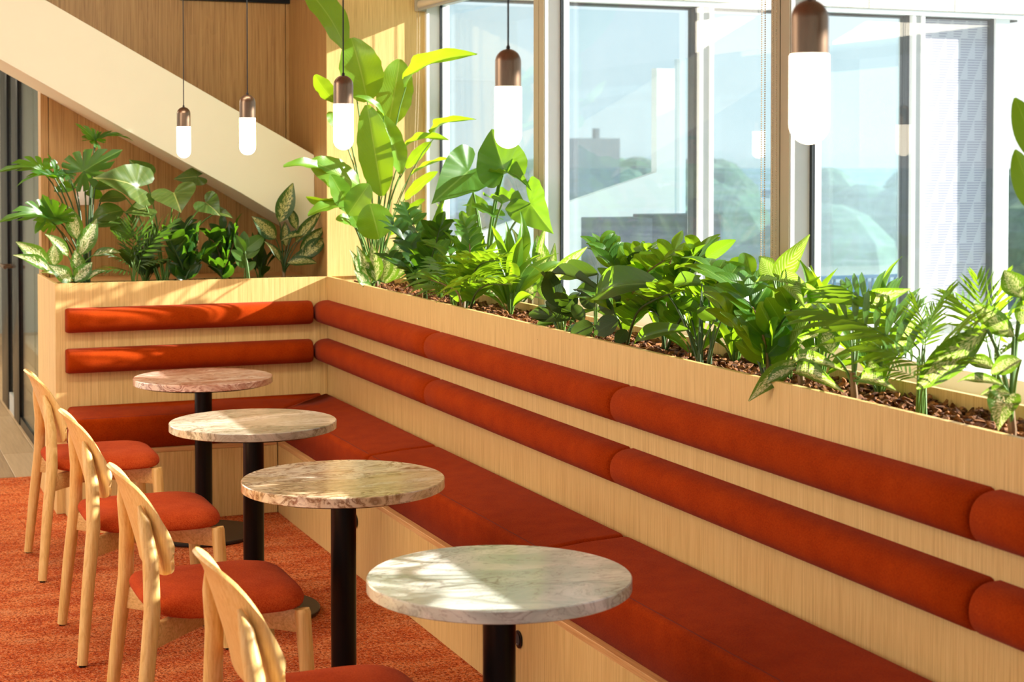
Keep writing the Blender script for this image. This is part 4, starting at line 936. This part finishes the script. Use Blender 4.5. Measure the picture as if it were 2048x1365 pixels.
# ------------------------------------------------------------------ plants: leaf shapes (unit length along +y, blade facing +z)
def leafmat(name, top, top2, trans, vein, nv=9, spots=None, stripe=0.0, rough=.38, tw=.42):
    t = NT(name); uvn = t.n('UVMap'); sx = t.n('SeparateXYZ'); t.set(sx, 0, uvn.outputs[0])
    U, V = sx.outputs['X'], sx.outputs['Y']; au = t.math('ABSOLUTE', t.math('SUBTRACT', U, .5))
    oi = t.n('ObjectInfo')
    comb = t.n('CombineXYZ'); t.set(comb, 0, t.math('MULTIPLY', au, 1.0)); t.set(comb, 1, V); t.set(comb, 2, t.math('MULTIPLY', oi.outputs['Random'], 9.0))
    nz = t.noise(comb.outputs[0], 5, 3)
    col = t.mix(t.math('ADD', t.math('MULTIPLY', nz, .7), t.math('MULTIPLY', oi.outputs['Random'], .3)), lin(*top), lin(*top2))
    side = t.math('FRACT', t.math('MULTIPLY', t.math('SUBTRACT', V, t.math('MULTIPLY', au, .75)), float(nv)))
    dv = t.math('ABSOLUTE', t.math('SUBTRACT', side, .5))
    vm = t.math('LESS_THAN', dv, .035)
    col = t.mix(t.math('MULTIPLY', vm, .30), col, lin(*vein))
    tc = t.mix(t.math('MULTIPLY', vm, .4), lin(trans[0] * .86, trans[1] * .90, trans[2]), lin(*top))
    if stripe:
        sm = t.ramp(dv, [(.10, (1, 1, 1, 1)), (.2, (0, 0, 0, 1))])
        gate = t.math('MULTIPLY', t.math('LESS_THAN', au, .40), stripe)
        col = t.mix(t.math('MULTIPLY', sm, gate), col, lin(*vein)); tc = t.mix(t.math('MULTIPLY', sm, t.math('MULTIPLY', gate, .7)), tc, lin(232, 240, 150))
    if spots:
        c2 = t.n('CombineXYZ'); t.set(c2, 0, t.math('MULTIPLY', au, 13.0)); t.set(c2, 1, t.math('MULTIPLY', t.math('SUBTRACT', V, t.math('MULTIPLY', au, .7)), 32.0))
        t.set(c2, 2, t.math('ADD', t.math('MULTIPLY', oi.outputs['Random'], 40.0), t.math('MULTIPLY', t.math('GREATER_THAN', U, .5), 5.0)))
        sn = t.noise(c2.outputs[0], 1.0, 3, .6)
        edge = t.math('MULTIPLY', t.ramp(au, [(.20, (1, 1, 1, 1)), (.40, (0, 0, 0, 1))]), .20)
        sp = t.ramp(t.math('ADD', sn, edge), [(.685, (0, 0, 0, 1)), (.71, (1, 1, 1, 1))])
        col = t.mix(sp, col, lin(*spots)); tc = t.mix(sp, tc, lin(236, 238, 150))
    mid = t.math('LESS_THAN', au, .016)
    col = t.mix(t.math('MULTIPLY', mid, .7), col, lin(*vein))
    col = t.mix(.24, col, (0, 0, 0, 1)) if spots is None else t.mix(.12, col, (0, 0, 0, 1))
    pb = t.bsdf(col, rough, spec=.4, normal=t.bump(dv, .25, .002))
    tr = t.n('BsdfTranslucent'); t.set(tr, 0, tc)
    mx = t.n('MixShader'); mx.inputs[0].default_value = tw; t.set(mx, 1, pb.outputs[0]); t.set(mx, 2, tr.outputs[0])
    return t.done(mx)
LM = {
 'banana': leafmat('paddle_leaf', (92, 150, 34), (122, 176, 48), (196, 222, 26), (178, 208, 96), 16),
 'alocasia': leafmat('elephant_ear_leaf', (58, 112, 40), (84, 136, 54), (160, 200, 30), (150, 188, 100), 8),
 'mottled': leafmat('mottled_heart_leaf', (50, 92, 36), (104, 116, 48), (130, 180, 36), (170, 170, 90), 7, tw=.3),
 'monstera': leafmat('monstera_leaf', (34, 78, 24), (58, 108, 32), (150, 206, 24), (110, 150, 60), 7, tw=.38),
 'philo': leafmat('philodendron_leaf', (40, 80, 26), (68, 108, 32), (160, 200, 26), (128, 164, 76), 9),
 'philo_light': leafmat('ficus_leaf', (70, 120, 40), (104, 148, 52), (150, 196, 30), (170, 200, 110), 9),
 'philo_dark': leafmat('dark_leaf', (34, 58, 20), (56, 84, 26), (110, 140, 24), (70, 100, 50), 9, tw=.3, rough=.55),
 'zz': leafmat('feather_leaflet', (52, 104, 30), (84, 138, 40), (184, 220, 28), (170, 206, 96), 8, rough=.3),
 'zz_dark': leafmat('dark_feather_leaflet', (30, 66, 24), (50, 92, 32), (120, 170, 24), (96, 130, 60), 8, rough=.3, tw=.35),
 'striped': leafmat('striped_leaf', (72, 116, 44), (96, 138, 54), (180, 212, 40), (206, 216, 150), 10, stripe=.75),
 'spotted': leafmat('spotted_leaf', (38, 88, 32), (66, 116, 42), (172, 212, 36), (170, 196, 110), 9, spots=(246, 242, 196)),
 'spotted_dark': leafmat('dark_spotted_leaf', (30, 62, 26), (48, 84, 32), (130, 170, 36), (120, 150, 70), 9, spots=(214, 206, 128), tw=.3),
 'palm': leafmat('palm_leaflet', (56, 108, 36), (96, 146, 46), (190, 224, 32), (150, 190, 70), 3),
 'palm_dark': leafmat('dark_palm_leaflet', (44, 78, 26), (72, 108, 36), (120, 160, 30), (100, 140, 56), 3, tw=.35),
 'aglao': leafmat('pointed_leaf', (54, 108, 32), (92, 144, 42), (190, 224, 28), (170, 206, 90), 9),
}
STEM = {k: plain(k + '_stem', c, .45) for k, c in {'green': (86, 122, 44), 'dark': (54, 80, 34), 'brown': (122, 92, 56)}.items()}
def blade(kind, arch, fold, rip, seed):
    rnd = random.Random(seed); NV_, NU_ = (16, 8) if kind == 'paddle' else (12, 6); m = MB()
    def w(t):
        if kind == 'paddle': return (math.sin(math.pi * min(1, t * .985 + .008)) ** .52) * (1 - .10 * t)
        if kind == 'lance': return math.sin(math.pi * (t * .97 + .012) ** .80) ** .92 * (1 - .12 * t ** 3)
        return math.sin(math.pi * (t * .975 + .015) ** .86) ** .72
    ph = rnd.uniform(0, 6)
    for j in range(NV_ + 1):
        t = j / NV_; ww = .5 * w(t)
        for i in range(NU_ + 1):
            u = -1 + 2 * i / NU_; x = ww * u
            if kind == 'paddle': x *= 1 + .03 * math.sin(t * 31 + ph + u)
            z = 4 * arch * t * (1 - t) + fold * abs(u) * ww + rip * math.sin(t * (17 if kind == 'paddle' else 10) + ph + u * 1.3) * abs(u) ** 1.5 - .02 * (t > .85) * (t - .85) / .15
            m.v.append((x, t, z)); m.uv.append((.5 + .5 * u, t))
    W_ = NU_ + 1
    m.f = [(j * W_ + i, j * W_ + i + 1, (j + 1) * W_ + i + 1, (j + 1) * W_ + i) for j in range(NV_) for i in range(NU_)]
    return m
HEART = [(0, 1), (.045, .92), (.13, .78), (.25, .59), (.36, .40), (.44, .22), (.49, .05), (.50, -.10), (.465, -.25), (.38, -.36), (.27, -.40), (.16, -.35), (.08, -.22), (0, -.04)]
def heart(arch, fold, rip, seed, cut=False):
    rnd = random.Random(seed); ph = rnd.uniform(0, 6); m = MB(); half = []
    for a, b in zip(HEART[:-1], HEART[1:]):
        K = 6 if cut else 3
        half += [(a[0] + (b[0] - a[0]) * k / K, a[1] + (b[1] - a[1]) * k / K) for k in range(K)]
    half.append(HEART[-1]); n = len(half); o = []
    for k, (x, y) in enumerate(half):
        f = 1.0
        if cut and .10 < k / n < .80:
            s_ = ((k / n - .10) / .70 * 6) % 1
            f = 1 - .52 * max(0, 1 - abs(s_ - .5) / .13)
        o.append((x, y, f))
    o = o + [(-x, y, f) for x, y, f in o[-2:0:-1]]; N = len(o)
    m.v.append((0, 0, 0)); m.uv.append((.5, .29)); rings = (.3, .6, .85, 1.0)
    for s_ in rings:
        for x, y, f in o:
            q = min(s_, f); X, Y = x * q, y * q
            z = (4 * arch * Y * (1 - Y) if Y > 0 else -.35 * arch * Y * Y * 4) + fold * abs(X) + rip * math.sin(9 * math.atan2(X, Y) + ph) * s_ ** 2 * (abs(x) + .1)
            m.v.append((X, Y, z)); m.uv.append((.5 + X, (Y + .4) / 1.4))
    for k in range(N): m.f.append((0, 1 + k, 1 + (k + 1) % N))
    for r_ in range(len(rings) - 1):
        for k in range(N): m.f.append((1 + r_ * N + k, 1 + (r_ + 1) * N + k, 1 + (r_ + 1) * N + (k + 1) % N, 1 + r_ * N + (k + 1) % N))
    return m
def frond(seed, wide):
    rnd = random.Random(seed); m = MB(); K = 10
    def rp(t): return Vector((0, t, .10 * 4 * t * (1 - t)))
    m.tube([rp(i / 8) for i in range(9)], [.007 - .005 * i / 8 for i in range(9)], 5)
    for k in range(K):
        t = .10 + .90 * k / (K - 1); l = wide * (.45 + .75 * math.sin(math.pi * min(1, t * .85 + .12))) * .95
        for s in (-1, 1):
            a = R(62 - 40 * t + rnd.uniform(-6, 6)); d = Vector((s * math.sin(a), math.cos(a), .22 + rnd.uniform(-.1, .1))).normalized()
            p0 = rp(t); wv = Vector((-d.y * s, d.x * s, .5)).normalized() * .046; vs = []; uv = []
            for q, ww in ((0, .35), (.3, 1), (.65, .8), (1, .04)):
                c = p0 + d * l * q + Vector((0, 0, -.30 * l * q * q))
                vs += [c - wv * ww * .6, c + Vector((0, 0, -.004)), c + wv * ww * .6]; uv += [(0, q), (.5, q), (1, q)]
            b = [(i * 3 + j, i * 3 + j + 1, i * 3 + j + 4, i * 3 + j + 3) for i in range(3) for j in range(2)]
            m.add(vs, b, uv)
    return m
CACHE = {}
def tmpl(kind, v, mat):
    key = (kind, v, mat)
    if key not in CACHE:
        A = ((.03, .10, .010), (.11, .16, .016), (.07, -.14, .02))[v % 3]
        if kind == 'heart': m = heart(A[0] * 1.2, .20 + A[1] * .4, .035, 7 + v)
        elif kind == 'monstera': m = heart(A[0] * 1.5, .14 + A[1] * .4, .03, 17 + v, True)
        elif kind == 'frond': m = frond(v, .5)
        else: m = blade(kind, A[0], A[1] * (1.0 if kind != 'paddle' else .8), A[2], 3 + v)
        CACHE[key] = m.mesh('frond' if kind == 'frond' else 'leaf', LM[mat], 2.0)
    return CACHE[key]
def frame(a, b, n, w, ratio_z=None):
    a, b, n = Vector(a), Vector(b), Vector(n); y = b - a; L = y.length; y.normalize()
    n = (n - y * n.dot(y)).normalized(); x = y.cross(n)
    M4 = Matrix((x * w, y * L, n * (ratio_z or L))).transposed().to_4x4(); M4.translation = a
    return M4
def stalk(parent, p0, p1, r, mat, bow=.5, name='stem', n=6):
    p0, p1 = Vector(p0), Vector(p1); c = Vector((p0.x * bow + p1.x * (1 - bow), p0.y * bow + p1.y * (1 - bow), p0.z + (p1.z - p0.z) * .75)); c = p0.lerp(c, 1)
    pts = [(1 - t) ** 2 * p0 + 2 * t * (1 - t) * c + t * t * p1 for t in [i / 6 for i in range(7)]]
    return MB().tube(pts, [r * (1.15 - .45 * i / 6) for i in range(7)], n).build(name, mat, parent, smooth=1.5)
def hand_plants():
    for k, (name, label, mat, root, sr, leaves) in enumerate(PLANTS):
        rnd = random.Random(k); p = thing(name, label, 'plant', root); rv = Vector(root)
        stm = STEM['dark'] if mat in ('monstera', 'spotted_dark', 'philo') else STEM['green']
        if mat.startswith('spotted'):
            MB().tube([(0, 0, -.03), (.004, 0, .03), (0, .003, .09)], [.011, .010, .008], 8).build('trunk', STEM['brown'], p)
        for (kd, ax, ay, az, bx, by, bz, w, nx, ny, nz, v) in leaves:
            a = Vector((ax, ay, az)) - rv; b = Vector((bx, by, bz)) - rv
            inst('leaf', tmpl(kd, v, mat), p, mw=frame(a, b, (nx, ny, nz), w))
            s0 = Vector((rnd.uniform(-.02, .02), rnd.uniform(-.03, .03), -.03)) if not mat.startswith('spotted') else Vector((0, 0, .04 + rnd.uniform(0, .04)))
            stalk(p, s0, a, sr * (1 if w > .05 else .7), stm, .65)
def zz_plants():
    lf = {}
    for k, (label, mat, root, stems, size) in enumerate(ZZ):
        rnd = random.Random(40 + k); p = thing('zz_plant', label, 'plant', root); rv = Vector(root)
        for pts in stems:
            P_ = [Vector((rnd.uniform(-.02, .02), rnd.uniform(-.02, .02), -.03))] + [Vector(q) - rv for q in pts]
            # smooth the polyline
            C_ = []
            n = len(P_)
            for i in range(n - 1):
                q0, q1, q2, q3 = P_[max(0, i - 1)], P_[i], P_[i + 1], P_[min(n - 1, i + 2)]
                for j in range(5):
                    t = j / 5; C_.append(.5 * ((2 * q1) + (q2 - q0) * t + (2 * q0 - 5 * q1 + 4 * q2 - q3) * t * t + (3 * q1 - q0 - 3 * q2 + q3) * t ** 3))
            C_.append(P_[-1]); N = len(C_)
            so = MB().tube(C_, [.0062 - .0045 * i / (N - 1) for i in range(N)], 6).build('stem', STEM['dark'] if rnd.random() < .5 else STEM['brown'], p, smooth=1.5)
            ln = sum((C_[i + 1] - C_[i]).length for i in range(N - 1)); m = max(4, int(ln * .78 / (size * .42)))
            for j in range(m + 1):
                f = .24 + .76 * j / m; x = f * (N - 1); i = min(int(x), N - 2); c = C_[i].lerp(C_[i + 1], x - i); d = (C_[i + 1] - C_[i]).normalized()
                side = d.cross(Vector((0, 0, 1))); side = side.normalized() if side.length > .1 else Vector((1, 0, 0)); up = side.cross(d).normalized()
                for s in ((-1, 1) if j < m else (0,)):
                    dd = (d * .62 + side * s * .75 + up * rnd.uniform(.05, .5)).normalized() if s else d
                    L_ = size * (.78 + .4 * math.sin(math.pi * (f * .8 + .1))) * rnd.uniform(.85, 1.1)
                    nn = up * .9 - d * .25 + side * s * -.35 + Vector((rnd.gauss(0, .25), rnd.gauss(0, .25), 0))
                    o = inst('leaflet', tmpl('oval', rnd.choice((0, 0, 1)), mat), so, mw=frame(c, c + dd * L_, nn, L_ * .50))
def palms():
    for k, (label, mat, root, fr, wd) in enumerate(PALM):
        rnd = random.Random(60 + k); p = thing('palm_plant', label, 'plant', root); rv = Vector(root)
        for j, (mid, tip) in enumerate(fr):
            a = Vector(mid) - rv; b = Vector(tip) - rv; L_ = (b - a).length
            nn = Vector((rnd.gauss(-.25, .2), rnd.gauss(-.45, .2), .9))
            inst('frond', tmpl('frond', j % 3, mat), p, mw=frame(a, b, nn, L_ * 1.0))
            stalk(p, (rnd.uniform(-.012, .012), rnd.uniform(-.012, .012), -.03), a, .0032, STEM['green'], .6)
def rosettes():
    for k, (label, mat, kind, root, n, l0, l1, ratio, e0, e1, seed) in enumerate(ROS):
        rnd = random.Random(seed); p = thing('leafy_plant', label, 'plant', root)
        for j in range(n):
            az = 2.4 * j + rnd.uniform(-.3, .3); q = j / (n - 1); el = R(e0 + (e1 - e0) * q + rnd.uniform(-8, 8)); L_ = rnd.uniform(l0, l1)
            d = Vector((math.cos(az) * math.cos(el) * .75, math.sin(az) * math.cos(el), math.sin(el))).normalized()
            h = rnd.uniform(.02, .09) * (1 + q); a = Vector((d.x * .3, d.y * .3, 1)).normalized() * h + d * .02
            up = Vector((0, 0, 1)) - d * d.z
            if up.length < .2: up = Vector((-math.cos(az), -math.sin(az), .2))
            up = up + Vector((rnd.gauss(0, .25), rnd.gauss(0, .25), 0))
            inst('leaf', tmpl(kind, rnd.choice((1, 1, 0)), mat), p, mw=frame(a, a + d * L_, up, L_ * ratio * rnd.uniform(.85, 1.2)))
            stalk(p, (0, 0, -.03), a, .0035, STEM['green'], .6)
hand_plants(); zz_plants(); palms(); rosettes()
